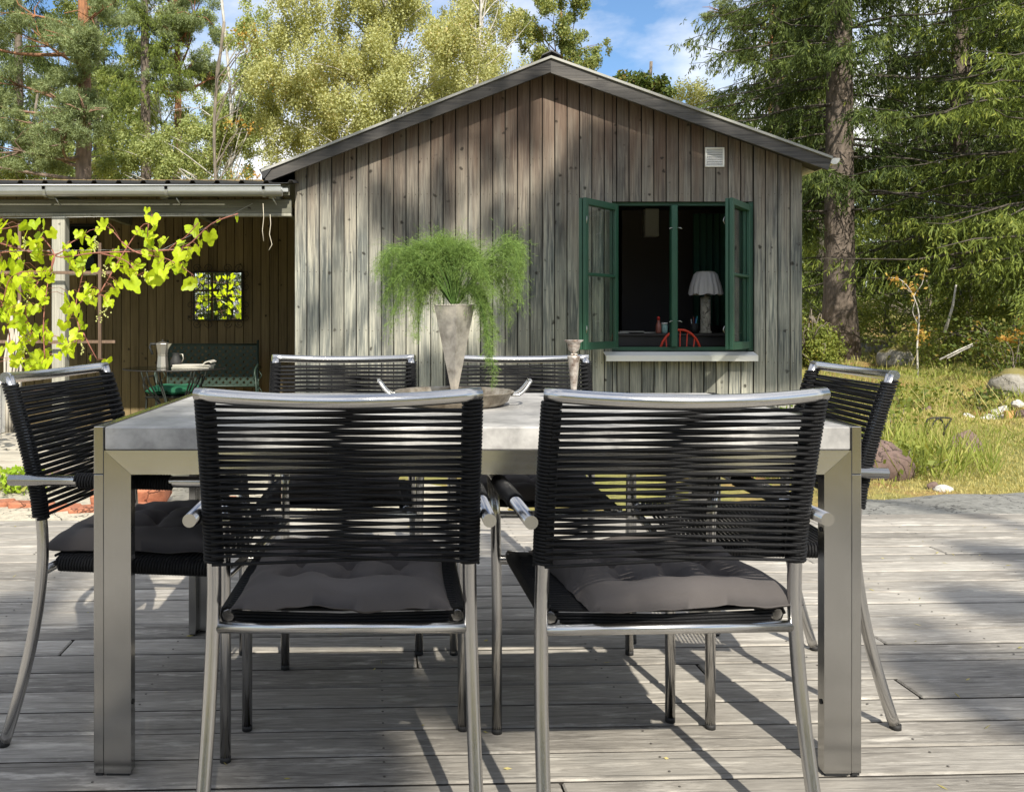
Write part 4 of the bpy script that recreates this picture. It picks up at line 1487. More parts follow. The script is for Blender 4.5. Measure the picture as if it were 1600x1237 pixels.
CH = [(-.112, 1.490, 0, 'near left chair with its roped back to the viewer', .0, .0,  'cushion on the near left chair'),
      (.488, 1.487, 2.5, 'near right chair with its roped back to the viewer', .03, 5, 'cushion on the near right chair set slightly askew'),
      (-.205, 2.975, 180, 'far left chair facing the viewer across the table', 0, 2, 'cushion on the far left chair across the table'),
      (.394, 2.975, 180, 'far right chair facing the viewer behind the candlestick', 0, -2, 'cushion on the far right chair across the table'),
      (-.8635, 2.172, -97, 'chair at the left end of the table turned sideways', 0, 2, 'large cushion on the chair at the left end of the table'),
      (1.167, 2.2525, 85.1, 'chair at the right end of the table seen beyond the steel leg', 0, 0, 'cushion on the chair at the right end of the table')]
for i, (x, y, a, lab, dxc, da, clab) in enumerate(CH):
    o = chair if i == 0 else copy_tree(chair)
    o.location = (x, y, 0); o.rotation_euler = (0, 0, math.radians(a))
    o['label'] = lab
    A = Matrix.Translation((x, y, 0)) @ Matrix.Rotation(math.radians(a), 4, 'Z')
    if i in (5,):      # the right end chair shows bare webbing
        continue
    p = A @ Vector((dxc, .266 + (.004 if i == 1 else 0), .4195))
    c_ = link_mesh('seat_cushion', cushion_mesh(i * 3.7), None, p, (0, 0, math.radians(a + da)))
    tag(c_, clab, 'cushion', 'dark grey tufted seat cushions')

# ================================================================== ON THE TABLE
VC = Vector((( 709 - 630) / 587, 2.30, TZ))
# pan with two handles
M['panmetal'] = None
pm, pnt, pbs, _ = newmat('tarnished_metal')
n = N(pnt)
pa = n.noise(n.coord((1, 1, 1)), 18, 6, .7)
n.link(n.ramp(pa, [(.35, (.11, .08, .05)), (.55, (.33, .29, .23)), (.7, (.50, .47, .41))]), pbs.inputs['Base Color'])
pbs.inputs['Metallic'].default_value = .7; pbs.inputs['Roughness'].default_value = .42
pan = thing('serving_pan', 'round tarnished metal pan with two curved handles under the tall vase', 'pan', (VC.x - .0, 2.27, TZ))
pc_ = (VC.x, 2.27, TZ + .0005)
MB().lathe([(.118, 0), (.124, .001), (.140, .012), (.151, .034), (.157, .036), (.156, .038), (.148, .036), (.136, .013), (.120, .006), (.0, .005)], pc_, 48).build('bowl', pm, pan)
for s in (-1, 1):
    for dy in (-.030, .030):
        MB().tube(ss([(pc_[0] + s * .146, 2.27 + dy * 1.1, TZ + .030), (pc_[0] + s * .165, 2.27 + dy, TZ + .030), (pc_[0] + s * .182, 2.27 + dy * .9, TZ + .043), (pc_[0] + s * .197, 2.27 + dy * .7, TZ + .064)], 4), .0042, 7).build('handle', M['steelx'], pan)
    MB().tube([(pc_[0] + s * .197, 2.27 - .022, TZ + .064), (pc_[0] + s * .199, 2.27, TZ + .066), (pc_[0] + s * .197, 2.27 + .022, TZ + .064)], .0045, 7).build('handle_bar', M['steelx'], pan)
# vase
vm, vnt, vbs, _ = newmat('zinc_vase')
n = N(vnt)
va = n.noise(n.coord((1, 1, 1)), 14, 7, .7)
n.link(n.ramp(va, [(.35, (.20, .18, .155)), (.5, (.38, .355, .32)), (.66, (.60, .55, .48))]), vbs.inputs['Base Color'])
vbs.inputs['Metallic'].default_value = .55; vbs.inputs['Roughness'].default_value = .5
n.link(n.bump(va, .15, .002), vbs.inputs['Normal'])
vz0 = TZ + .0065
vh = EYE + (502 - 477) / 587 - vz0
vase = thing('tall_vase', 'tall square zinc vase tapering to a narrow foot in the pan', 'vase', (VC.x, 2.27, vz0))
rt = .0535
VROT = math.radians(2)
prof = [(.034, 0), (.034, .004), (.009, .006), (.0085, .03), (rt, vh), (rt - .003, vh), (.012, .06)]
MB().lathe(prof, (VC.x, 2.27, vz0), 4, smooth=False, rot=VROT).build('body', vm, vase)
# little beaded rim
bd = MB()
cor = [(VC.x + rt * math.cos(VROT + k * PI / 2), 2.27 + rt * math.sin(VROT + k * PI / 2)) for k in range(4)]
for k in range(4):
    a, b = cor[k], cor[(k + 1) % 4]
    for q in range(14):
        t = (q + .5) / 14
        bd.lathe([(.0, -.0022), (.0022, 0), (.0, .0022)], (a[0] + (b[0] - a[0]) * t, a[1] + (b[1] - a[1]) * t, vz0 + vh), 6)
bd.build('beaded_rim', vm, vase)

# feathery fern stems in the vase
fr_m = foliage('fern_green', (.065, .13, .03), (.22, .325, .085), trans=.3, nscale=6, rough=.5)
fern = thing('fern_bouquet', 'airy bouquet of feathery green fern fronds drooping over the tall vase', 'plant', (VC.x, 2.27, vz0 + vh))
FR = np.random.default_rng(5)
mouth = np.array([VC.x, 2.27, vz0 + vh - .01])
ends = []
sc_f = 1 / 587.
def tgt(px, py, dy=0.0): return np.array([(px - 630) * sc_f * (1 + dy / 2.3), 2.27 + dy, EYE + (502 - py) * sc_f * (1 + dy / 2.3)])
arcs = []
# crest point, end point, count, depth bias (positive is behind the vase)
for (mx, my, ex, ey, cnt_, bias) in ((640, 398, 596, 420, 6, 0), (650, 410, 604, 470, 6, .02), (655, 420, 612, 500, 4, 0), (668, 385, 622, 440, 7, .03), (684, 380, 640, 470, 7, .05),
                               (694, 378, 660, 450, 7, .07), (708, 384, 690, 450, 7, .09), (716, 386, 738, 430, 7, .06), (722, 392, 752, 440, 6, .03),
                               (730, 410, 768, 455, 5, 0), (672, 440, 650, 520, 4, .02), (776, 392, 814, 462, 4, 0), (790, 384, 816, 430, 3, .02), (782, 388, 800, 420, 3, 0),
                               (756, 430, 788, 490, 3, .02), (745, 452, 770, 520, 3, 0), (742, 455, 763, 555, 5, -.03), (744, 458, 768, 585, 3, -.04), (765, 410, 790, 450, 4, .02), (705, 420, 712, 462, 6, .06), (690, 415, 675, 470, 5, .05)):
    for q in range(cnt_):
        tight = .45 if ey > 515 else 1.0
        dy = FR.normal() * .045 * tight + bias
        j = FR.normal(size=4) * 6 * tight
        arcs.append((tgt(mx + j[0], my + j[1], dy * .7), tgt(ex + j[2], ey + j[3], dy * 1.2)))
S0 = []; S1 = []; SW_ = []
stems = MB()
for mid, end in arcs:
    # quadratic bezier through the crest, drooping at the end
    ctrl = 2 * mid - .5 * (mouth + end)
    T_ = np.linspace(0, 1, 26)
    C = ((1 - T_) ** 2)[:, None] * mouth + (2 * T_ * (1 - T_))[:, None] * ctrl + (T_ ** 2)[:, None] * end
    stems.tube([tuple(p) for p in C[::3]], [.0016 - .0011 * q / 9 for q in range(len(C[::3]))], 4, caps=False)
    for k in range(7, 26):
        for q in range(3):
            L = FR.uniform(.030, .085) * (.6 if end[2] < EYE + (502 - 515) * sc_f else 1) * (1.15 - .5 * T_[k])
            tdir = C[min(k + 1, 25)] - C[k - 1]; tdir /= np.linalg.norm(tdir)
            d = unit(tdir * .8 + FR.normal(size=3) * .6 + np.array([0, 0, -.20]))
            p = C[k] + FR.normal(size=3) * .002
            prev = p
            for seg_ in range(4):
                d = unit(d + np.array([0, 0, -.20]) + FR.normal(size=3) * .10)
                nx_ = prev + d * L / 4
                S0.append(prev); S1.append(nx_); SW_.append(.0008)
                for w__ in range(3):
                    dd = unit(d * .8 + FR.normal(size=3) * .8)
                    pp = prev + (nx_ - prev) * FR.random()
                    S0.append(pp); S1.append(pp + dd * FR.uniform(.008, .018)); SW_.append(.0007)
                prev = nx_
stems.build('stem', fr_m, fern)
S0 = np.array(S0); S1 = np.array(S1)
o_off = np.array(ORIGIN[fern.name])
me = quads('frond', strips(S0 - o_off, S1 - o_off, np.array(SW_), FR), fr_m, FR.random(len(S0)))
fo = link_mesh('frond', me, fern)
fo['kind'] = 'stuff'

# candlestick
cs_m, cnt2, cbs2, _ = newmat('worn_silver')
n = N(cnt2)
ca = n.noise(n.coord((1, 1, 1)), 50, 5, .7)
n.link(n.ramp(ca, [(.38, (.20, .15, .12)), (.5, (.43, .38, .34)), (.65, (.62, .58, .53))]), cbs2.inputs['Base Color'])
cbs2.inputs['Metallic'].default_value = .6; cbs2.inputs['Roughness'].default_value = .4
CY = 2.36
s_ = 1350 / CY
cc_ = ((896.5 - 630) / s_, CY, TZ + .0005)
def cz_(py): return EYE + (502 - py) / s_ - TZ - .0005
cd = thing('candlestick', 'tarnished silver goblet shaped candlestick standing on the table', 'candlestick', cc_)
MB().lathe([(.030, 0), (.032, .004), (.020, .008), (.0085, .018), (.0075, .03), (.0155, cz_(560) - .004), (.0172, cz_(559)), (.0172, cz_(556)), (.006, cz_(555))], cc_, 24).build('stem', cs_m, cd)
MB().lathe([(.0055, cz_(555) + .0003), (.004, cz_(552)), (.007, cz_(550)), (.0145, cz_(546)), (.0172, cz_(540)), (.0170, cz_(536)), (.0255, cz_(532.5)), (.0262, cz_(531)), (.0235, cz_(531.5)), (.014, cz_(535)), (.013, cz_(541)), (.0, cz_(544))], cc_, 28).build('goblet', cs_m, cd)
for k in range(5):
    a = k * 2 * PI / 5
    MB().lathe([(0, 0), (.003, .002), (.0028, .005), (0, .007)], (cc_[0] + .0075 * math.cos(a), cc_[1] + .0075 * math.sin(a), cc_[2] + cz_(555.5)), 8).build('bead', cs_m, cd)

# ================================================================== VINE
leaf_m = foliage('vine_leaf', (.25, .40, .015), (.53, .66, .03), trans=.52, nscale=5, rough=.42, spec=.35)
VY = 5.85
def vine_leaf(seed):
    rr = random.Random(seed)
    n_ = 36
    lobe = rr.uniform(.04, .12)
    out = []
    for k in range(n_):
        a = 2 * PI * k / n_
        # heart shape with shallow lobes, notch at the stalk (top), tip at the bottom
        rad = .46 + lobe * math.cos(3 * (a + PI / 2)) + .06 * math.cos(5 * (a + PI / 2)) + .018 * math.cos(13 * a) + rr.uniform(-.016, .016)
        dtop = abs(((a - PI / 2 + PI) % (2 * PI)) - PI)
        rad *= 1 - .55 * math.exp(-(dtop / .30) ** 2)
        x = rad * math.cos(a); y = rad * math.sin(a) * 1.05 - .02
        out.append((x, y))
    cup = rr.uniform(.1, .9); twist = rr.uniform(-.25, .25)
    vs = [(0, .18, 0)]
    def zz(x, y): return cup * (abs(x) * .55 - .25 * y * y) + twist * x * y + .05 * math.sin(9 * x + seed) * abs(y)
    for f in (.5, 1.0):
        for x, y in out:
            xx, yy = x * f, .18 + (y - .18) * f
            vs.append((xx, yy, zz(xx, yy)))
    fs = [(0, 1 + k, 1 + (k + 1) % n_) for k in range(n_)]
    fs += [(1 + k, 1 + n_ + k, 1 + n_ + (k + 1) % n_, 1 + (k + 1) % n_) for k in range(n_)]
    m_ = MB().add([(x, y - .18, z) for x, y, z in vs], fs, True).mesh('leaf', leaf_m)
    at_ = m_.attributes.new('var', 'FLOAT', 'POINT')
    at_.data.foreach_set('value', [rr.random()] * len(vs))
    return m_


LM = [vine_leaf(k) for k in range(14)]
vine = thing('grape_vine', 'climbing vine with bright yellow green leaves along reddish stems', 'vine', (-3.0, VY, -.1))
LP = """25,160,21;130,150,19;55,215,20;75,340,22;10,340,15;175,250,25;180,300,17;20,495,17;45,545,18;110,435,19;60,430,20;160,410,25;190,465,22;
215,525,12;70,635,12;100,610,18;160,700,14;185,650,14;120,725,10;230,690,13;155,800,18;210,770,18;230,810,22;200,830,16;310,630,18;325,505,18;345,490,14;
330,555,17;370,550,18;400,590,19;370,620,14;405,640,12;410,500,16;435,480,14;430,455,12;470,525,14;375,680,18;290,700,12;300,735,16;345,745,19;515,810,17;
380,365,17;345,360,12;395,330,14;410,285,17;330,300,15;320,255,13;410,200,18;440,225,13;380,195,12;485,150,14;505,135,12;480,175,12;465,365,11;600,245,9;
545,290,18;565,280,14;525,320,12;600,310,20;595,350,16;560,350,13;620,370,14;540,495,24;555,470,14;570,430,14;630,430,24;530,520,14;710,80,9;735,120,21;
745,160,15;655,185,12;700,190,14;715,225,18;720,240,15;710,285,15;740,205,13;680,345,15;650,350,12;770,310,16;765,345,17;720,400,14;765,400,24;790,380,15;
800,230,17;835,355,24;860,370,16;870,350,14;890,250,19;875,290,19;880,315,13;935,165,23;1010,200,21;1070,135,12;1145,120,9;930,275,18;960,265,14;905,290,13;
920,440,18;940,420,14;12,600,14;30,620,12;8,560,14;60,560,16;25,660,10;90,660,14;130,640,15;205,660,12;140,455,16;205,390,12;235,385,12;250,310,10;265,400,9;
60,790,12;100,560,12;160,470,14;240,760,12;340,600,14;360,730,13;320,760,12;440,790,10;180,785,14;150,835,13"""
lv = []
for t in LP.replace('\n', '').split(';'):
    a, b, s = t.split(',')
    lv.append((float(a) / 3.092, 300 + float(b) / 3.092, float(s) * 1.18))
for k in range(75):
    q = lv[r.randrange(len(lv))]
    lv.append((q[0] + r.gauss(0, 6), q[1] + r.gauss(0, 6), r.uniform(8, 15)))
for k in range(62):
    lv.append((r.uniform(-6, 78), r.uniform(345, 585), r.uniform(11, 22)))
# the vine runs on beyond the left edge of the picture
for k in range(150):
    lv.append((r.uniform(-330, -8), r.uniform(318, 600), r.uniform(13, 25)))
LW = []
for i, (px, py, s) in enumerate(lv):
    Y = VY + r.gauss(0, .12)
    p = at(px, py, Y)
    sz = s * Y / 1350 * 1.0
    # blades hang tip down, facing roughly the light
    e = (math.radians(90 + r.gauss(-8, 32)), math.radians(r.gauss(0, 25)), math.radians(r.gauss(0, 52)))
    R_ = Matrix.Rotation(e[2], 4, 'Z') @ Matrix.Rotation(e[0], 4, 'X') @ Matrix.Rotation(math.radians(r.gauss(0, 28)), 4, 'Z')
    o = link_mesh('leaf', LM[i % 14], vine, (p.x + 3.0, p.y - VY, p.z + .1), R_.to_euler(), (sz * 1.06, sz * 1.06, sz * 1.06))
    LW.append(p)
stem_m = simple('red_vine_stem', (.26, .10, .07), .6, var=.3)
ST = [[(-330, 400), (-150, 420), (0, 395), (70, 392), (95, 402), (150, 395), (240, 392), (290, 385), (330, 350), (372, 334)],
      [(0, 380), (60, 397), (92, 396), (110, 380), (125, 372)],
      [(80, 420), (85, 398), (70, 375), (62, 368)], [(155, 460), (190, 400), (220, 355), (232, 350)], [(-40, 500), (0, 480), (20, 430), (80, 424)],
      [(80, 424), (84, 402), (100, 392)], [(20, 560), (10, 500), (-5, 450)], [(50, 520), (40, 480), (60, 440)], [(130, 520), (140, 540), (152, 562)],
      [(125, 515), (118, 480), (130, 420), (122, 395)], [(150, 395), (175, 400), (200, 410), (215, 430)], [(190, 378), (215, 395), (262, 405), (300, 428)],
      [(230, 390), (232, 350), (238, 335)], [(262, 392), (275, 380), (290, 370), (310, 348)], [(70, 560), (68, 500), (75, 440)], [(-250, 380), (-120, 350), (-20, 360), (40, 350)],
      [(-200, 560), (-180, 470), (-170, 400)], [(-80, 590), (-70, 500), (-90, 420)]]
for i, pts in enumerate(ST):
    P_ = ss([at(a, b, VY + .06 * math.sin(i * 2.1 + j)) for j, (a, b) in enumerate(pts)], 4)
    MB().tube(P_, [.0055 - .003 * q / len(P_) for q in range(len(P_))] if i else .0045, 6).build('stem', stem_m, vine)
# petioles from leaves to the nearest stem point
pet = MB()
SP = [v_ for pts in ST for v_ in ss([at(a, b, VY) for a, b in pts], 8)]
for p in LW:
    q = min(SP, key=lambda s_: (s_ - p).length)
    L_ = (q - p).length
    if L_ > .35: q = p + (q - p) * .35 / L_
    mid = (p + q) / 2 + Vector((0, 0, .03 * min(1, L_ * 4)))
    pet.tube([p, mid, q], .0018, 4, caps=False)
pet.build('leaf_stalk', stem_m, vine)['kind'] = 'stuff'
wi = MB()
for a, b in (((-330, 345), (372, 336)), ((-330, 396), (300, 389)), ((250, 392), (395, 318))):
    wi.tube([at(a[0], a[1], VY), at(b[0], b[1], VY + (1.9 if b[0] > 380 else 0))], .0012, 4)
tag(wi.build('support_wire', M['zinc']), 'thin wires strung up to the lean-to beam to carry the vine', 'wire')
# unripe grapes
gr_m = simple('green_grape', (.35, .36, .12), .35)
for (px, py) in ((115, 235), (460, 230), (465, 250), (128, 510), (505, 370), (485, 590), (515, 565), (115, 740), (700, 390), (395, 745), (140, 680)):
    c_ = at(px / 3.092, 300 + py / 3.092, VY - .05)
    gm_ = MB()
    for k in range(11):
        q = Vector((r.gauss(0, .010), r.gauss(0, .010), -k * .0075 + .02))
        gm_.lathe([(0, -.0065), (.0058, -.003), (.0058, .003), (0, .0065)], c_ + q, 7)
    gm_.build('grape_cluster', gr_m, vine)

# seedling at the left of the bricks
F = {}
F['bright'] = foliage('bright_herb', (.20, .36, .02), (.38, .52, .05), trans=.45)
F['spruce'] = foliage('spruce_needles', (.022, .042, .014), (.10, .135, .03), (.26, .27, .055), trans=.24, nscale=.7)
F['sprucelit'] = foliage('spruce_needles_lit', (.05, .085, .02), (.19, .235, .045), (.36, .37, .08), trans=.28, nscale=.9)  # copy of the spruce needles with sunlight put into a paler green
F['pine'] = foliage('pine_needles', (.12, .16, .075), (.28, .34, .16), (.36, .40, .19), trans=.28, nscale=.9)
F['birch'] = foliage('birch_leaves', (.30, .32, .13), (.52, .54, .26), (.56, .47, .25), trans=.42, nscale=.45)
F['aspen'] = foliage('aspen_leaves', (.19, .24, .085), (.40, .46, .19), (.56, .54, .25), trans=.42, nscale=.6)
F['ridge'] = foliage('ridge_leaves', (.10, .16, .05), (.34, .38, .14), (.50, .46, .18), trans=.4, nscale=.8)
F['oak'] = foliage('oak_leaves', (.05, .09, .02), (.15, .19, .05), (.36, .20, .05), trans=.35, nscale=.8)
F['rowan'] = foliage('rowan_leaves', (.42, .20, .05), (.50, .36, .09), (.36, .38, .10), trans=.4, nscale=3)
F['grass'] = foliage('grass_blades', (.14, .19, .035), (.34, .38, .09), (.52, .44, .20), trans=.35, nscale=.7)
F['drygrass'] = foliage('dry_grass', (.30, .28, .09), (.52, .46, .20), trans=.35, nscale=.9)
F['shrub'] = foliage('shrub_leaves', (.09, .13, .03), (.24, .28, .06), (.38, .36, .10), trans=.38, nscale=.9)
B = {}
B['pine'] = bark('pine_bark', (.13, .10, .08), (.30, .24, .20), (.42, .19, .09), (4.5, 8.0))
B['spruce'] = bark('spruce_bark', (.085, .068, .055), (.215, .172, .14))
B['birch'] = bark('birch_bark', (.30, .28, .25), (.62, .60, .55))
B['twig'] = bark('twig_bark', (.12, .10, .08), (.28, .24, .19))
B['dark'] = bark('dark_bark', (.05, .045, .035), (.12, .10, .08))


# ================================================================== TREES
def trunk(h, r0, seed, lean=(0, 0), top_r=.03, seg=10, n_=14, wob=.05):
    rr = random.Random(seed)
    pts = []; rs = []
    for k in range(n_ + 1):
        t = k / n_
        pts.append((lean[0] * t * t * h + wob * math.sin(t * 7 + seed) * t, lean[1] * t * h + wob * math.cos(t * 6 + seed) * t, -.15 + t * (h + .15)))
        flare = .35 * math.exp(-t * h / .35)
        rs.append(max(top_r, r0 * (1 - t) ** .8 + r0 * flare))
    return pts, rs


def along(pts, z):
    P_ = np.array(pts)
    return np.array([np.interp(z, P_[:, 2], P_[:, 0]), np.interp(z, P_[:, 2], P_[:, 1]), z])


def spruce_arrays(h, cb, R, seed, dens=1.0, droop=.35, twig=.062, az=None, fill=1.0, dz=.30, sub_w=.020, sub_d=.027, hangf=1.0):
    """branches as (P0,P1,w,var) strips plus limb polylines"""
    g = np.random.default_rng(seed)
    A0 = []; A1 = []; AW = []; AV = []; limbs = []
    z = cb
    while z < h - .3:
        nbr = int(g.integers(4, 7) * dens + .5)
        for b in range(nbr):
            phi = g.uniform(0, 2 * PI) if az is None else g.uniform(*az)
            zz = z + g.uniform(-.12, .12)
            L = R * ((h - zz) / (h - cb)) ** .75 * g.uniform(.65, 1.1)
            if L < .2: continue
            dr = droop * g.uniform(.5, 1.4) * (1 - .5 * (zz - cb) / (h - cb))
            dirv = np.array([math.cos(phi), math.sin(phi), 0.]); tan = np.array([-dirv[1], dirv[0], 0.])
            nu = 12
            U = np.linspace(0, 1, nu)
            curve = g.uniform(-.15, .15)
            C = dirv * (U * L)[:, None] + tan * (curve * L * U ** 2)[:, None]
            C[:, 2] += zz + L * (.10 * U - dr * U ** 1.5 + .30 * dr * U ** 4)
            C[:, 2] += .05 * L * .5 * np.sin(U * 9 + zz * 7) * U; C += tan * (.03 * L * np.sin(U * 7 + zz * 5))[:, None]
            limbs.append((C, .009 + .008 * L))
            nt = max(6, int(L / twig * fill))
            u = np.sort(g.uniform(.10, 1.0, nt))
            base = np.stack([np.interp(u, U, C[:, i]) for i in range(3)], 1)
            side = np.where(np.arange(nt) % 2 == 0, 1., -1.)
            dn = g.uniform(.15, 2.2, nt) * hangf
            d = unit(dirv * .7 + tan * side[:, None] * .85 + np.array([0, 0, -1.]) * dn[:, None] + g.normal(size=(nt, 3)) * .18)
            TL = np.minimum(.14 + .50 * (1 - u) * min(L, 2.2) / 1.6, .62) * g.uniform(.6, 1.15, nt)
            A0.append(base); A1.append(base + d * TL[:, None] + np.array([0, 0, -.10]) * TL[:, None]); AW.append(np.full(nt, sub_w * .9)); AV.append(g.random(nt) * .5)
            ns = np.maximum(4, (TL / sub_d).astype(int))
            idx = np.repeat(np.arange(nt), ns)
            m = len(idx)
            t = g.uniform(.02, 1.05, m)
            p = base[idx] + (d[idx] + np.array([0, 0, -.10])) * (TL[idx] * t)[:, None]
            sd = unit(d[idx] * .7 + g.normal(size=(m, 3)) * .6 + np.array([0, 0, -.65]))
            sl = g.uniform(.06, .15, m) * (1.2 - .5 * t)
            A0.append(p); A1.append(p + sd * sl[:, None]); AW.append(np.full(m, sub_w)); AV.append(np.clip(g.random(m) * .6 + .4 * u[idx] + .15 * (t - .5), 0, 1))
        z += dz
    return np.concatenate(A0), np.concatenate(A1), np.concatenate(AW), np.concatenate(AV), limbs


def make_spruce(name, loc, h, cb, R, seed, label, cat='tree', r0=.2, mat='spruce', group=None, limb_max=60, bmat='spruce', **kw):
    t = thing(name, label, cat, loc, group=group)
    pts, rs = trunk(h, r0, seed)
    tm_ = MB().tube(pts, rs, 12).mesh('trunk', B[bmat])
    link_mesh('trunk', tm_, t)
    A0, A1, AW, AV, limbs = spruce_arrays(h, cb, R, seed, **kw)
    link_mesh('crown', quads('crown', strips(A0, A1, AW), F[mat], AV), t)
    lm = MB()
    for C, rad in limbs[:limb_max]:
        rad *= .75
        lm.tube([tuple(p) for p in C[::2]], [rad * (1 - .8 * k / 5) for k in range(len(C[::2]))], 5, caps=False)
    lo = lm.mesh('branch', B['dark'])
    link_mesh('branch', lo, t)['kind'] = 'stuff'
    return t


def leaf_crown(centers, radii, n_, size, g, hang=.0, strand=0):
    """leaves through ellipsoidal clumps; strand>0 makes hanging strings"""
    centers = np.array(centers, float); radii = np.array(radii, float)
    vol = radii.prod(axis=1) ** .8
    idx = g.choice(len(centers), n_, p=vol / vol.sum())
    d = unit(g.normal(size=(n_, 3)))
    rad = g.random(n_) ** .42
    P_ = centers[idx] + d * radii[idx] * rad[:, None]
    if strand:
        k = np.arange(strand)
        Q = P_[:, None, :] + np.stack([g.normal(size=(n_, strand)) * .03, g.normal(size=(n_, strand)) * .03, -k[None, :] * hang * g.uniform(.6, 1.3, (n_, 1))], -1)
        P_ = Q.reshape(-1, 3)
    return P_


def make_leafy(name, loc, h, seed, label, mat, bmat, r0, clumps, n_, size, strand=8, hang=.05, lean=(0, 0), cat='tree', group=None, nlimb=14, subc=0):
    t = thing(name, label, cat, loc, group=group)
    g = np.random.default_rng(seed)
    pts, rs = trunk(h, r0, seed, lean, wob=.12)
    tb_ = MB().tube(pts, rs, 10)
    link_mesh('trunk', tb_.mesh('trunk', B[bmat]), t)
    C = [c[:3] for c in clumps]; R_ = [c[3:6] for c in clumps]
    if subc:
        sc, sr = [], []
        for c0, r0_ in zip(C, R_):
            for q in range(subc):
                sc.append(np.array(c0) + unit(g.normal(size=3)) * np.array(r0_) * g.uniform(.35, 1.0))
                sr.append(np.array(r0_) * g.uniform(.16, .36))
        P_ = leaf_crown(sc, sr, n_ // max(1, strand), size, g, hang, strand)
    else:
        P_ = leaf_crown(C, R_, n_ // max(1, strand), size, g, hang, strand)
    var = g.random(len(P_))
    link_mesh('crown', quads('crown', leaves(P_, size, g, down=.5), F[mat], var), t)
    lm = MB()
    for k in range(len(C) + nlimb):
        i = k if k < len(C) else g.integers(len(C))
        e = np.array(C[i]) + g.normal(size=3) * np.array(R_[i]) * (.25 if k < len(C) else .6)
        z0 = max(.25 * h, min(h * .9, e[2] - g.uniform(.6, 2.0)))
        b = along(pts, z0)
        mid = (b + e) / 2 + np.array([0, 0, .25]) + g.normal(size=3) * .12
        rad = .011 + .016 * r0 / .2
        lm.tube(ss([tuple(b), tuple(mid), tuple(e)], 4), [rad * (1 - .8 * q / 8) for q in range(9)], 5, caps=False)
    link_mesh('branch', lm.mesh('branch', B[bmat]), t)['kind'] = 'stuff'
    return t


def make_pine(name, loc, h, seed, label, clumps, r0=.2, lean=(0, 0), group=None, n_tuft=2600, limbs_extra=(), wid=.013):
    t = thing(name, label, 'tree', loc, group=group)
    g = np.random.default_rng(seed)
    pts, rs = trunk(h, r0, seed, lean, top_r=.05, wob=.10)
    link_mesh('trunk', MB().tube(pts, rs, 12).mesh('trunk', B['pine']), t)
    C = np.array([c[:3] for c in clumps], float); R_ = np.array([c[3:6] for c in clumps], float)
    # sub clumps on the clump surfaces
    subC = []; subR = []
    for c_, r_ in zip(C, R_):
        m = max(5, int(14 * (r_.prod() ** (1 / 3)) ** 2))
        d = unit(g.normal(size=(m, 3)))
        subC.append(c_ + d * r_ * .75); subR.append(np.full((m, 3), .26) * g.uniform(.7, 1.4, (m, 1)) * np.array([1, 1, .6]))
    subC = np.concatenate(subC); subR = np.concatenate(subR)
    P_ = leaf_crown(subC, subR, n_tuft, 0, g)
    k = 11
    idx = np.repeat(np.arange(len(P_)), k)
    up = unit(g.normal(size=(len(P_), 3)) + np.array([0, 0, .9]))
    d = unit(up[idx] * .7 + g.normal(size=(len(idx), 3)) * .75)
    L = g.uniform(.06, .11, len(idx))
    base = P_[idx] + up[idx] * g.uniform(-.06, .06, (len(idx), 1))
    link_mesh('crown', quads('crown', strips(base, base + d * L[:, None], wid, g), F['pine'], np.repeat(g.random(len(P_)), k) * .7 + g.random(len(idx)) * .3), t)
    lm = MB()
    for i, c_ in enumerate(C):
        b = along(pts, max(.2 * h, c_[2] - g.uniform(.1, .7)))
        mid = (b + c_) / 2 + np.array([0, 0, -.1]) + g.normal(size=3) * .12
        lm.tube(ss([tuple(b), tuple(mid), tuple(c_)], 4), [.05 * (1 - .75 * q / 8) for q in range(9)], 6, caps=False)
        for q in range(6):
            e = c_ + unit(g.normal(size=3)) * R_[i] * .8
            lm.tube([tuple(mid * .4 + c_ * .6), tuple((c_ + e) / 2 + g.normal(size=3) * .05), tuple(e)], [.018, .012, .006], 5, caps=False)
    for a, b_, c2 in limbs_extra:
        lm.tube(ss([a, b_, c2], 5), [.055 * (1 - .6 * q / 10) for q in range(11)], 7, caps=False)
    link_mesh('branch', lm.mesh('branch', B['pine']), t)['kind'] = 'stuff'
    return t


def L_(px, Y):
    x = (px - 630) / 1350 * Y
    return (x, Y, gz(x, Y))


def cl(px, py, Y, r3, base, dy=0.):
    """a clump centre given where it shows, relative to the tree base"""
    p = at(px, py, Y + dy)
    k = Y / 1350
    return (p.x - base[0], p.y - base[1], p.z - base[2], r3[0] * k, r3[1] * k, r3[2] * k)


# --- big spruce right of the cabin
base = L_(1312, 14)
make_spruce('spruce_tree', base, 17, 2.4, 3.3, 11, 'tall old spruce with thick bare lower trunk right of the cabin', r0=.255, limb_max=90, dens=.95, fill=1.1)
# neighbours to the right
make_spruce('spruce_tree', L_(1500, 15.5), 15, 1.6, 3.6, 23, 'wide dark spruce at the right with sweeping branches', r0=.20, dens=1.0, limb_max=90)
make_spruce('spruce_tree', L_(1660, 12.0), 13, 1.2, 3.4, 31, 'nearest spruce reaching in from the right edge', r0=.18, mat='sprucelit', dens=.9, limb_max=90)
# nearer spruce branches left of trunk: tree just behind the cabin corner
make_spruce('spruce_tree', L_(1215, 18.5), 13.5, 2.5, 2.6, 41, 'light tipped spruce showing above the right slope of the roof', r0=.15, mat='sprucelit', dens=1.1, limb_max=90)
# spruces at the left
make_spruce('spruce_tree', L_(228, 23), 17, 1.5, 2.7, 51, 'slim spruce between the left pine and the birches', r0=.18, dens=.85, mat='sprucelit')
make_spruce('spruce_tree', L_(30, 27), 20, 2.0, 3.6, 57, 'dark spruce behind the left pine', r0=.2, dens=.8)

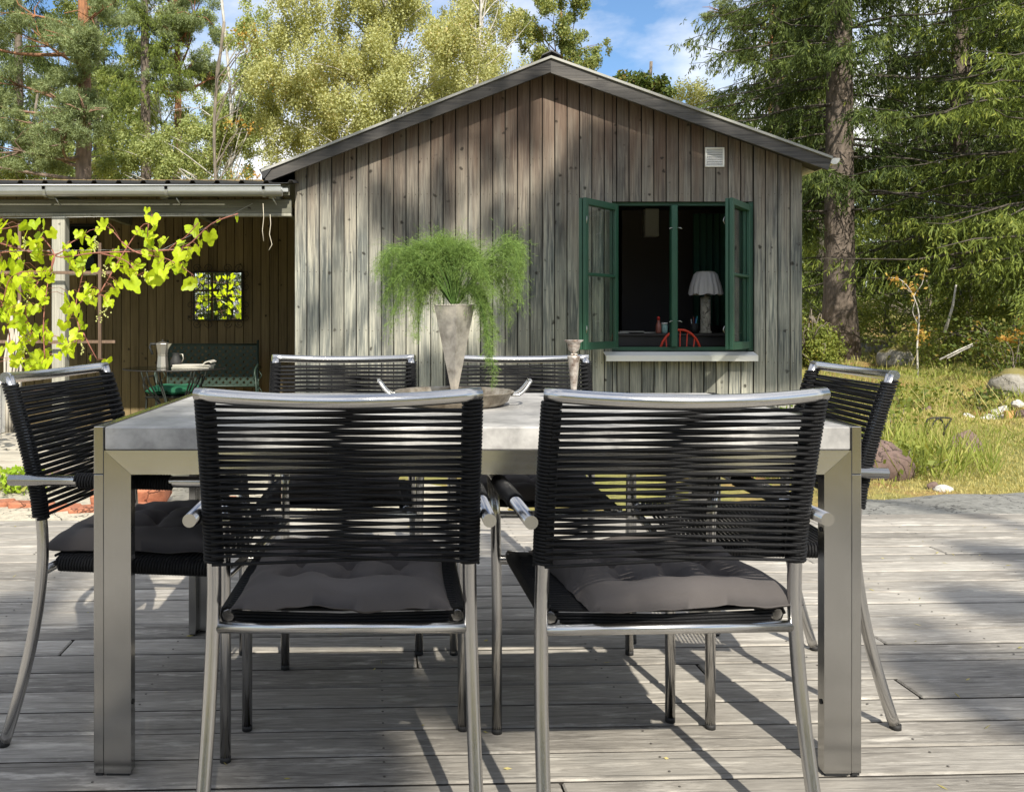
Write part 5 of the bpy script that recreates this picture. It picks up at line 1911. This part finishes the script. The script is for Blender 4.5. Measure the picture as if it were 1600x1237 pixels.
# --- pines
base = L_(128, 18)
cs = [(60, 60, 40), (20, 130, 45), (120, 60, 40), (100, 150, 45), (45, 190, 55), (120, 185, 40), (0, 230, 50), (80, 235, 40), (150, 20, 40), (118, 118, 30), (135, 165, 26), (95, 210, 30), (128, 70, 26), (-30, 160, 50), (-60, 250, 60), (30, 20, 45), (-60, 60, 60), (190, -20, 45)]
make_pine('pine_tree', base, 12, 61, 'red barked pine at the left with blue green needle clumps', [cl(a, b, 18, (c_ * 1.45, c_ * 1.2, c_ * .85), base, r.uniform(-1.2, 1.0)) for a, b, c_ in cs], r0=.225,
          limbs_extra=[((0, 0, 3.4), (-.9, -.6, 2.8), (-2.3, -1.1, 1.9)), ((0, 0, 3.7), (-1.3, -.4, 3.3), (-2.6, -.8, 2.6))], n_tuft=9500)
base = L_(275, 24)
cs = [(270, 30, 45), (300, 60, 50), (240, 70, 45), (290, 110, 45), (250, 130, 40), (310, 10, 45), (220, 20, 40), (280, -40, 60), (330, 120, 30), (200, 120, 30), (240, -20, 50)]
make_pine('pine_tree', base, 13, 67, 'second pine with rounded needle clumps left of the yellow birch', [cl(a, b, 24, (c_ * 1.2, c_, c_ * .85), base, r.uniform(-1, 1)) for a, b, c_ in cs], r0=.17, n_tuft=7500, wid=.016)
base = L_(872, 22)
cs = [(850, 30, 40), (890, 55, 40), (830, 75, 32), (925, 88, 28), (870, -10, 50), (845, 120, 30), (900, 115, 34), (810, 30, 30), (940, 70, 16), (880, 95, 30), (925, 130, 24), (900, 10, 30)]
make_leafy('alder_tree', base, 8.5, 71, 'leafy light green tree rising right behind the ridge of the cabin', 'ridge', 'pine', .10,
           [cl(a, b, 22, (c_, c_, c_ * .8), base, r.uniform(-1, 1)) for a, b, c_ in cs], 24000, .06, strand=3, hang=.06, nlimb=14, subc=9)
base = L_(250, 27)
cs = [(180, 130, 45), (240, 170, 50), (300, 200, 50), (360, 190, 45), (330, 130, 40), (210, 220, 50), (150, 190, 40), (400, 230, 40), (270, 240, 50), (390, 150, 35)]
make_leafy('aspen_tree', base, 8, 72, 'pale aspen further back between the two pines', 'aspen', 'birch', .10,
           [cl(a, b, 27, (c_, c_, c_ * .8), base, r.uniform(-1, 1)) for a, b, c_ in cs], 26000, .07, strand=3, hang=.06, nlimb=14, subc=9)
base = L_(160, 30)
cs = [(100, 60, 50), (160, 20, 50), (200, 80, 50), (240, 10, 50), (60, 120, 50), (150, 140, 50), (20, 60, 50), (300, 20, 45), (350, 60, 40), (330, 150, 45), (210, 150, 50), (130, -20, 50), (390, 90, 35), (10, 160, 50)]
make_leafy('aspen_tree', base, 13, 74, 'tall pale aspen crown filling the gap behind the red barked pine', 'aspen', 'birch', .12,
           [cl(a, b, 30, (c_, c_, c_ * .9), base, r.uniform(-1, 1)) for a, b, c_ in cs], 34000, .085, strand=3, hang=.07, nlimb=10, subc=8)
base = L_(1204, 26)
cs = [(1200, 20, 50), (1150, 40, 35), (1240, 50, 40), (1180, -30, 50), (1220, 110, 30), (1160, 80, 25), (1270, 10, 40), (1120, 15, 30)]
make_pine('pine_tree', base, 14, 73, 'slender orange barked pine behind the cabin roof at the right', [cl(a, b, 26, (c_, c_, c_ * .55), base, r.uniform(-1, 1)) for a, b, c_ in cs], r0=.14, n_tuft=3600, wid=.017)

# --- birches and aspens
base = L_(610, 18)
cs = [(500, 60, 70), (560, 120, 80), (480, 150, 75), (620, 60, 75), (660, 130, 70), (430, 210, 50), (520, 200, 60), (450, 100, 60), (600, -20, 80), (700, 50, 55), (500, -30, 80), (690, 150, 60), (560, 180, 60), (420, 40, 45), (750, 110, 40), (600, 150, 80)]
make_leafy('birch_tree', base, 9.5, 81, 'broad yellowing birch filling the sky left of the ridge', 'birch', 'birch', .13,
           [cl(a, b, 18, (c_, c_ * 1.1, c_ * .85), base, r.uniform(-1.4, 1.4)) for a, b, c_ in cs], 125000, .053, nlimb=22, subc=15)
base = L_(745, 20)
cs = [(720, 20, 50), (760, 70, 45), (790, 110, 40), (740, 110, 50), (700, 80, 50), (760, 10, 50), (790, 40, 30), (820, 130, 25), (740, -40, 60)]
make_leafy('birch_tree', base, 9, 83, 'airy pale birch just left of the roof ridge', 'birch', 'birch', .10,
           [cl(a, b, 20, (c_, c_, c_ * .9), base, r.uniform(-1, 1)) for a, b, c_ in cs], 32000, .055, nlimb=18, subc=10)
base = L_(355, 19)
cs = [(330, 190, 50), (370, 150, 45), (290, 240, 50), (350, 240, 45), (380, 200, 40), (400, 110, 40), (240, 250, 40), (210, 210, 35), (390, 60, 35), (410, 180, 30), (180, 260, 35), (395, 20, 30)]
make_leafy('aspen_tree', base, 8, 85, 'light green aspen above the lean-to roof', 'aspen', 'birch', .09,
           [cl(a, b, 19, (c_ * 1.15, c_, c_ * .95), base, r.uniform(-1, 1)) for a, b, c_ in cs], 38000, .055, strand=4, hang=.07, nlimb=26, subc=9)
base = L_(60, 21)
cs = [(40, 250, 50), (90, 230, 45), (0, 270, 50), (110, 270, 40), (60, 200, 40), (170, 240, 30), (-40, 260, 50)]
make_leafy('aspen_tree', base, 6.5, 87, 'low aspen behind the left pine trunk', 'aspen', 'twig', .08,
           [cl(a, b, 21, (c_, c_, c_ * .8), base, r.uniform(-1, 1)) for a, b, c_ in cs], 18000, .06, strand=4, hang=.06, subc=8)
base = L_(310, 17)
cs = [(350, 50, 16), (372, 80, 14), (330, 190, 16), (350, 272, 18), (375, 130, 14), (400, 70, 12), (365, 200, 12)]
make_leafy('rowan_tree', (base[0] + .4, base[1], base[2]), 7.0, 88, 'sparse rowan with scattered orange red leaves above the lean-to', 'rowan', 'twig', .05,
           [cl(a, b, 17, (c_*1.6, c_, c_ * 1.1), base, r.uniform(-.5, .5)) for a, b, c_ in cs], 300, .065, strand=2, hang=.05, nlimb=6)
base = L_(1010, 17)
cs = [(1000, 125, 20), (1030, 128, 16), (975, 120, 16), (1015, 140, 24), (990, 135, 20), (1045, 142, 12)]
make_leafy('oak_tree', base, 5.6, 89, 'small dark oak crown showing over the right roof slope', 'oak', 'twig', .09,
           [cl(a, b, 17, (c_, c_, c_ * .7), base, r.uniform(-.4, .4)) for a, b, c_ in cs], 2600, .075, strand=2, hang=.05, nlimb=6)
base = L_(1085, 21)
cs = [(1070, 140, 26), (1100, 150, 24), (1130, 165, 26), (1050, 150, 20), (1095, 130, 14)]
make_leafy('birch_tree', base, 5.8, 90, 'low yellowish birch beside the dark oak over the right roof slope', 'birch', 'birch', .08,
           [cl(a, b, 21, (c_, c_, c_ * .8), base, r.uniform(-.4, .4)) for a, b, c_ in cs], 5000, .055, nlimb=6)

# --- far forest: individuals sharing three crowns
protos = []
for i, (h, cb, R, sd, m_) in enumerate(((15, .4, 2.8, 101, 'spruce'), (18, .8, 3.2, 103, 'spruce'), (13, .3, 2.6, 107, 'sprucelit'))):
    protos.append(make_spruce('forest_spruce', (0, 0, 0), h, cb, R, sd, 'spruce standing among the others in the far forest', r0=.17, mat=m_, group='spruces of the far forest',
                              dens=.9, twig=.085, sub_w=.036, dz=.36, sub_d=.045, limb_max=24, bmat='dark'))
spots = []
for k in range(130):
    Y = r.uniform(27, 60)
    px = r.uniform(-80, 1720) if k > 60 else r.uniform(1230, 1760)
    x = (px - 630) / 1350 * Y
    if px > 880 and px < 1110 and True: continue
    if 300 < px < 880 and Y < 38: continue
    if any((x - a) ** 2 + (Y - b) ** 2 < 6 for a, b in spots): continue
    spots.append((x, Y))
for k, (x, Y) in enumerate(spots):
    o = protos[k] if k < 3 else copy_tree(protos[k % 3])
    o.location = (x, Y, gz(x, Y)); o.rotation_euler = (0, 0, r.uniform(0, 6.28))
    s = r.uniform(.75, 1.15) * (.62 if (700 < 630 + x / Y * 1350 < 1200) else 1)
    o.scale = (s, s, s)
# the edge of the wood behind the viewer, mirrored in the steel and in the wall mirror
for k in range(34):
    x = -30 + 60 * (k + .5) / 34 + r.uniform(-.8, .8); Y = -26 - r.uniform(0, 10)
    o = copy_tree(protos[k % 3])
    o.location = (x, Y, -.2); o.rotation_euler = (0, 0, r.uniform(0, 6.28))
    s = r.uniform(.8, 1.05)
    o.scale = (s * 1.2, s * 1.2, s)
    o['label'] = 'spruce at the edge of the wood behind the viewpoint'; o['group'] = 'spruces behind the viewpoint'
for k in range(46):
    x = -26 + 52 * (k + .5) / 46 + r.uniform(-.4, .4); Y = -20.5 - r.uniform(0, 3)
    o = copy_tree(protos[(k + 1) % 3])
    o.location = (x, Y, -.2); o.rotation_euler = (0, 0, r.uniform(0, 6.28))
    s = r.uniform(.38, .5)
    o.scale = (s * 1.5, s * 1.5, s)
    o['label'] = 'young spruce in the thicket behind the viewpoint'; o['group'] = 'young spruces behind the viewpoint'
# undergrowth shrubs at the forest edge
for i, (px, Y, w, h, mt, lab) in enumerate(((1300, 19, 1.3, 1.1, 'shrub', 'leafy green bush behind the thick spruce trunk'), (1390, 17, 1.2, 1.0, 'shrub', 'low bush in front of the dark forest edge'),
                                           (1500, 14.5, 1.5, 1.3, 'shrub', 'twiggy yellow green thicket right of the young rowan'), (1590, 12.5, 1.2, 1.1, 'shrub', 'bush at the right edge above the mossy boulder'),
                                           (1265, 12.5, .45, .8, 'shrub', 'small bush against the right corner of the cabin'), (1450, 20, 1.6, 1.4, 'oak', 'dark bush deep under the spruces'))):
    base = L_(px, Y)
    g = np.random.default_rng(200 + i)
    cl_ = [(g.normal() * w * .5, g.normal() * w * .35, h * g.uniform(.25, .7), w * .4, w * .35, h * .35) for _ in range(7)]
    make_leafy('bush', base, h * .9, 300 + i, lab, mt, 'twig', .03, cl_, 5200, .045, strand=3, hang=.03, cat='bush', nlimb=14)

# young rowan with orange leaves
base = L_(1434, 11.5)
ro = thing('rowan_sapling', 'young rowan with bare pale stem and orange leaves before the forest', 'sapling', base)
def rp_(a, b): 
    p = at(a, b, 11.5); return (p.x - base[0], 0 + .0, p.z - base[2])
sm_ = MB()
for pts, rad in (([(1434, 590), (1433, 540), (1436, 500), (1432, 475), (1420, 450), (1405, 436), (1392, 434)], .014), ([(1432, 475), (1428, 462), (1440, 445), (1445, 425)], .008), ([(1434, 505), (1426, 488), (1430, 470)], .008), ([(1425, 458), (1412, 448), (1410, 440)], .005)):
    q = ss([rp_(*p) for p in pts], 3)
    sm_.tube(q, [rad * (1 - .7 * k / len(q)) for k in range(len(q))], 6)
link_mesh('stem', sm_.mesh('stem', B['birch']), ro)
g = np.random.default_rng(9)
C = []
for a, b, s, m in ((1393, 435, 4, 26), (1408, 440, 6, 28), (1413, 447, 4, 16), (1430, 450, 6, 26), (1440, 430, 5, 22), (1446, 422, 3, 10), (1437, 515, 7, 60), (1440, 530, 6, 40), (1432, 462, 5, 16)):
    for k in range(int(m * .6)):
        p = rp_(a + g.normal() * s, b + g.normal() * s * .9)
        C.append((p[0], g.normal() * .05, p[2]))
C = np.array(C)
link_mesh('foliage', quads('foliage', leaves(C, .055, g), F['rowan'], g.random(len(C))), ro)
base = L_(1583, 10.5)
ro = thing('rowan_sapling', 'low rowan shoot with orange leaves near the mossy boulder', 'sapling', base)
def rq_(a, b):
    p = at(a, b, 10.5); return (p.x - base[0], 0., p.z - base[2])
sm_ = MB()
for pts in ([(1583, 580), (1582, 550), (1570, 532)], [(1583, 580), (1590, 550), (1592, 528)]):
    q = ss([rq_(*p) for p in pts], 3); sm_.tube(q, .007, 5)
link_mesh('stem', sm_.mesh('stem', B['twig']), ro)
C = []
for a, b, s, m in ((1568, 529, 4, 26), (1580, 528, 6, 40), (1590, 533, 5, 26), (1596, 520, 5, 20)):
    for k in range(int(m * .55)):
        p = rq_(a + g.normal() * s, b + g.normal() * s * .6)
        C.append((p[0], g.normal() * .05, p[2]))
C = np.array(C)
link_mesh('foliage', quads('foliage', leaves(C, .06, g), F['rowan'], g.random(len(C))), ro)

# bare leaning sticks
for i, (p0_, p1_, Y, rad, lab) in enumerate((((1476, 520), (1494, 445), 12, .022, 'pale bare birch stick leaning in the thicket'), ((1468, 562), (1522, 536), 11, .014, 'dead branch lying before the thicket'),
                                        ((1480, 560), (1520, 540), 10.8, .010, 'thin dead twig crossing the fallen branch'), ((1381, 520), (1381, 492), 17, .03, 'short grey post standing at the forest edge'))):
    a, b = at(*p0_, Y), at(*p1_, Y)
    mid = (a + b) / 2 + Vector((.03, 0, .02))
    tag(MB().tube([a, mid, b], [rad, rad * .8, rad * .5], 7).build(['leaning_stick', 'fallen_branch', 'fallen_twig', 'fence_post'][i], B['birch'] if i < 3 else B['twig']), lab, ['stick', 'branch', 'twig', 'post'][i])

# --- rocks of the garden
def rk(px, py, Y, size, mat, seed, lab, name='rock', **kw):
    p = at(px, py, Y)
    k = Y / 1350
    return rock(name, (p.x, Y, gz(p.x, Y)), (size[0] * k, size[0] * k * .8, size[1] * k), M[mat], seed, lab, **kw)


rk(1366, 722, 5.75, (52, 38), 'rock_red', 3, 'large flat topped reddish boulder right behind the table leg', sink=.22, rough=.28)
rk(1503, 705, 6.6, (20, 22), 'rock_red', 8, 'pointed reddish stone sitting in the grass', sink=.25, rough=.9, sub=2)
rk(1402, 548, 13.0, (26, 22), 'rock_moss', 7, 'round grey boulder with moss on the slope', sink=.25)
rk(1340, 528, 16.0, (40, 16), 'rock_moss', 9, 'low mossy hump right of the spruce trunk', sink=.3)
rk(1592, 578, 9.8, (38, 26), 'rock_moss', 12, 'mossy boulder at the right edge of the picture', sink=.25)
rk(1376, 524, 15.0, (24, 12), 'rock_moss', 17, 'small yellow mossed stone left of the round boulder', sink=.3)
rk(1475, 742, 5.30, (15, 6), 'rock_white', 19, 'whitish rubble patch at the rim of the rock ledge', sink=.3)
rk(1456, 742, 5.35, (8, 7), 'rock_red', 29, 'small dark stone at the edge of the ledge', sink=.2)
WST = [(1535, 627, 8), (1547, 632, 9), (1556, 622, 8), (1562, 630, 10), (1570, 634, 6), (1590, 634, 11), (1551, 641, 6), (1514, 610, 9), (1568, 613, 9), (1600, 648, 12), (1448, 630, 10), (1415, 620, 6)]
for i, (a, b, s) in enumerate(WST):
    rk(a, b, 8.3 + .2 * (i % 3), (s, s * .7), 'rock_white' if i not in (9, 10) else 'rock_red', 31 + i,
       ['leftmost white stone of the ring', 'white stone below the leafy clump', 'tall white stone at the top of the ring', 'largest white stone of the ring', 'small white stone beside the orange stump',
        'pale stone right of the orange stump', 'lowest small white stone of the ring', 'flat dark topped stone left of the leafy clump', 'pale flat stone right of the leafy clump', 'reddish stone at the right edge below the stump',
        'half buried stone in the grass above the black hoops', 'small pale stone behind the right chair back'][i], 'garden_stone', sub=2, sink=.2, rough=.5, group='stones laid in the garden')
p = at(1576, 640, 8.2)
o = MB().lathe([(.040, -.05), (.040, .10), (.036, .105), (0, .105)], (p.x, 8.2, gz(p.x, 8.2)), 12).build('cut_stump', simple('cut_wood_orange', (.48, .26, .10), .8, var=.3))
tag(o, 'small orange cut stump standing among the white stones', 'stump')
# black bent garden hoops
hp_ = thing('garden_hoop', 'bent black metal hoop standing in the long grass', 'garden ornament', L_(1467, 6.9))
b_ = ORIGIN[hp_.name]
for pts in ([(1449, 678), (1449, 655), (1484, 653), (1483, 660), (1475, 672)], [(1453, 672), (1462, 656), (1470, 655), (1476, 668), (1474, 680)]):
    MB().tube(ss([at(a, b, 6.9) for a, b in pts], 3), .007, 6).build('hoop_rod', iron, hp_)
# leafy clump among white stones
for i, (px, Y, w, h, n_, mt, lab, cat) in enumerate(((1538, 8.9, .10, .22, 260, 'oak', 'dark leafy clump growing beside the white stones', 'plant'), (1268, 5.6, .10, .5, 260, 'bright', 'yellow green shoots behind the right chair', 'plant'),
                                       (28, 5.0, .07, .16, 240, 'bright', 'bright green seedling behind the left chair', 'plant'), (8, 5.1, .12, .12, 260, 'shrub', 'grey green low herb at the left edge', 'plant'),
                                       (1400, 5.9, .16, .2, 380, 'shrub', 'weeds round the reddish boulder', 'plant'), (1420, 9.5, .3, .22, 500, 'shrub', 'fresh green brush in the grass slope', 'bush'),
      (1455, 13.6, .6, .8, 1700, 'shrub', 'leafy brush before the leaning stick', 'bush'), (1530, 13.4, .6, .9, 1900, 'shrub', 'wide brush under the sweeping spruce branches', 'bush'),
 (1590, 10.9, .35, .8, 1300, 'oak', 'dark brush behind the mossy boulder', 'bush'),
 (1395, 7.2, .14, .34, 350, 'shrub', 'tall fresh weeds behind the reddish boulder', 'plant'))):
    base = L_(px, Y)
    if px < 100: base = (base[0], base[1], -.06)
    g = np.random.default_rng(400 + i)
    t = thing('garden_plant' if cat == 'plant' else 'small_bush', lab, cat, base)
    C = np.stack([g.normal(size=n_) * w, g.normal(size=n_) * w, g.random(n_) ** .8 * h], 1)
    link_mesh('foliage', quads('foliage', leaves(C, .04 if w < .15 else .05, g), F[mt], g.random(n_)), t)
    st = MB()
    for k in range(10):
        q = C[g.integers(n_)]
        st.tube([(q[0] * .3, q[1] * .3, -.02), tuple(q)], .003, 4)
    link_mesh('stem', st.mesh('stem', B['twig']), t)

# --- grass
def grass(name, region, n_, h, w, mat, seed, dens=None, zoff=0):
    g = np.random.default_rng(seed)
    x = g.uniform(region[0], region[1], n_); y = g.uniform(region[2], region[3], n_)
    keep = np.ones(n_, bool)
    if dens: keep = dens(x, y, g)
    x, y = x[keep], y[keep]
    z = ground_z(x, y)
    P0 = np.stack([x, y, z - .01], 1)
    hh = h * g.uniform(.4, 1.3, len(x))
    ln = g.normal(size=(len(x), 2)) * .35
    P1 = P0 + np.stack([ln[:, 0] * hh, ln[:, 1] * hh, hh], 1)
    o = link_mesh(name, quads(name, strips(P0, P1, w * g.uniform(.6, 1.4, len(x)), g), F[mat], g.random(len(x))))
    o['kind'] = 'stuff'
    return o


def off_ledge(x, y, g):
    d = ((x - 4.9) / 3.2) ** 2 + ((y - 4.2) / 1.05) ** 2
    return d > .85
def patch(f, t):
    def fn(x, y, g):
        v_ = np.sin(x * f + 1.3) * np.cos(y * f * 1.2 + .4) + .5 * np.sin(x * f * 2.3 + y * f * 1.7)
        return off_ledge(x, y, g) & (v_ + g.normal(size=len(x)) * .4 > t)
    return fn


grass('short_grass', (2.4, 10, 4.9, 11), 150000, .035, .006, 'drygrass', 1, patch(1.1, -.9))
grass('lawn_grass', (2.2, 12, 5.3, 14), 70000, .055, .008, 'grass', 2, patch(.9, .1))
grass('slope_grass', (3, 22, 10, 26), 45000, .10, .016, 'grass', 3, patch(.6, .3))
grass('slope_grass', (3, 22, 9, 22), 30000, .10, .014, 'drygrass', 8, patch(.7, .3))
def near_hoops(x, y, g): return ((x - 3.45) ** 2 / .55 + (y - 6.3) ** 2 / .6 < 1) & (g.random(len(x)) < .8)
grass('tall_grass', (2.6, 5.2, 5.3, 7.2), 4200, .27, .008, 'grass', 4, near_hoops)
grass('tall_grass', (3.5, 12, 6.5, 12), 700, .36, .006, 'drygrass', 5, patch(.8, .2))
grass('tall_grass', (3.5, 8.5, 7.5, 11), 6000, .17, .008, 'grass', 15, patch(1.5, .5))
grass('left_grass', (-6, -.4, 4.5, 5.5), 2500, .06, .005, 'grass', 6, lambda x, y, g: ((x + 1.4) / 2.2) ** 2 + ((y - 4.9) / .7) ** 2 > 1)

# litter blown onto the deck
g = np.random.default_rng(77)
lx = g.uniform(-3.2, 3.6, 260); ly = g.uniform(1.2, 4.1, 260)
LC = np.stack([lx, ly, np.full(260, .003)], 1)
dv_ = unit(np.stack([g.normal(size=260), g.normal(size=260), g.normal(size=260) * .12], 1)) * g.uniform(.004, .014, (260, 1))
lit = link_mesh('leaf_litter', quads('leaf_litter', strips(LC - dv_, LC + dv_ + np.array([0, 0, .001]), g.uniform(.002, .006, 260), g), F['drygrass'], g.random(260)))
lit['kind'] = 'stuff'

# ================================================================== TREES BEHIND THE VIEWER (they cast the dappled shade)
SD = np.array(SUN_D)
def shade_clump(tx, ty, tz, t, rad):
    p = np.array([tx, ty, tz]) - SD * t
    return (*p, rad[0], rad[1], rad[2])
def shade_tree(label, base, clumps, n_, size, seed, mat='birch', subc=0):
    cc2 = [(c[0] - base[0], c[1] - base[1], c[2] - base[2], *c[3:]) for c in clumps]
    top = max(c[2] for c in cc2)
    return make_leafy('birch_tree' if mat == 'birch' else 'aspen_tree', base, top, seed, label, mat, 'birch', .16, cc2, n_, size, strand=3, hang=.06, nlimb=8, group='trees behind the viewpoint', subc=subc)
def wallc(px, py, t, rx, rz):
    """clump shading the cabin wall where the given picture point lies"""
    p = at(px, py, YH)
    return shade_clump(p.x, YH, p.z, t, (rx, max(rx, rz), rz))
def deckc(px, py, t, rad):
    Y = 1350 * EYE / (py - 502)
    return shade_clump((px - 630) / 1350 * Y, Y, 0, t, (rad, rad, rad * .7))


W1 = [wallc(900, 330, 20, .45, .35), wallc(960, 420, 20, .6, .5), wallc(1080, 360, 20, .7, .5), wallc(1180, 470, 20, .5, .5), wallc(860, 470, 20, .35, .5), wallc(1000, 540, 20, .7, .4),
      wallc(1240, 330, 20, .35, .6), wallc(980, 270, 20, .6, .15), wallc(1130, 300, 20, .4, .25), wallc(1230, 520, 20, .4, .4), wallc(930, 225, 20, .3, .10), wallc(1050, 215, 20, .25, .10), wallc(1210, 250, 20, .2, .1)]
W2 = [wallc(640, 330, 19, .16, .40), wallc(590, 310, 19, .12, .30), wallc(690, 290, 19, .14, .35), wallc(760, 250, 19, .14, .30), wallc(780, 380, 19, .22, .3), wallc(690, 570, 19, .35, .2), wallc(800, 520, 19, .35, .3),
      wallc(600, 200, 19, .25, .12), wallc(500, 480, 19, .12, .25), wallc(830, 200, 19, .22, .2), wallc(720, 210, 19, .15, .15), wallc(610, 430, 19, .08, .15), wallc(830, 420, 19, .15, .4), wallc(650, 420, 19, .10, .2), wallc(540, 222, 19, .35, .10), wallc(660, 175, 19, .35, .10), wallc(760, 135, 19, .3, .08), wallc(470, 250, 19, .2, .06)]
shade_tree('birch behind the viewer whose crown shades the right of the cabin', (5.5, -9.0, -.2), W1, 46000, .09, 501)
shade_tree('birch behind the viewer whose crown dapples the middle of the cabin', (1.6, -9.5, -.2), W2, 11500, .09, 503, subc=6)
D1 = [deckc(60, 1050, 13, .6), deckc(250, 1100, 13, .5), deckc(100, 1200, 13, .6), deckc(420, 1150, 13, .45), deckc(600, 1120, 13, .4), deckc(250, 960, 13, .4), deckc(650, 1230, 13, .4), deckc(0, 930, 13, .4)]
D3 = [shade_clump(-.55, 1.75, .62, 11, (.30, .30, .22)), shade_clump(-.15, 1.6, .55, 11, (.30, .30, .22)), shade_clump(.15, 1.7, .62, 11, (.16, .16, .16)), shade_clump(-.9, 1.9, .5, 11, (.25, .25, .25))]
D2 = [deckc(1500, 1010, 14, .25), deckc(1570, 950, 14, .28), deckc(1420, 1050, 14, .2), deckc(1590, 1050, 14, .3), deckc(1560, 870, 14, .25)]
shade_tree('aspen behind the viewer whose crown dapples the left of the deck', (1.2, -9.8, -.2), D1, 2300, .085, 505, 'aspen', subc=7)
shade_tree('young aspen behind the viewer whose crown shades the near left chair', (2.6, -8.6, -.2), D3, 2100, .085, 509, 'aspen', subc=6)
shade_tree('aspen behind the viewer whose crown shades the right rim of the deck', (4.2, -10.2, -.2), D2, 4000, .085, 507, 'aspen', subc=5)
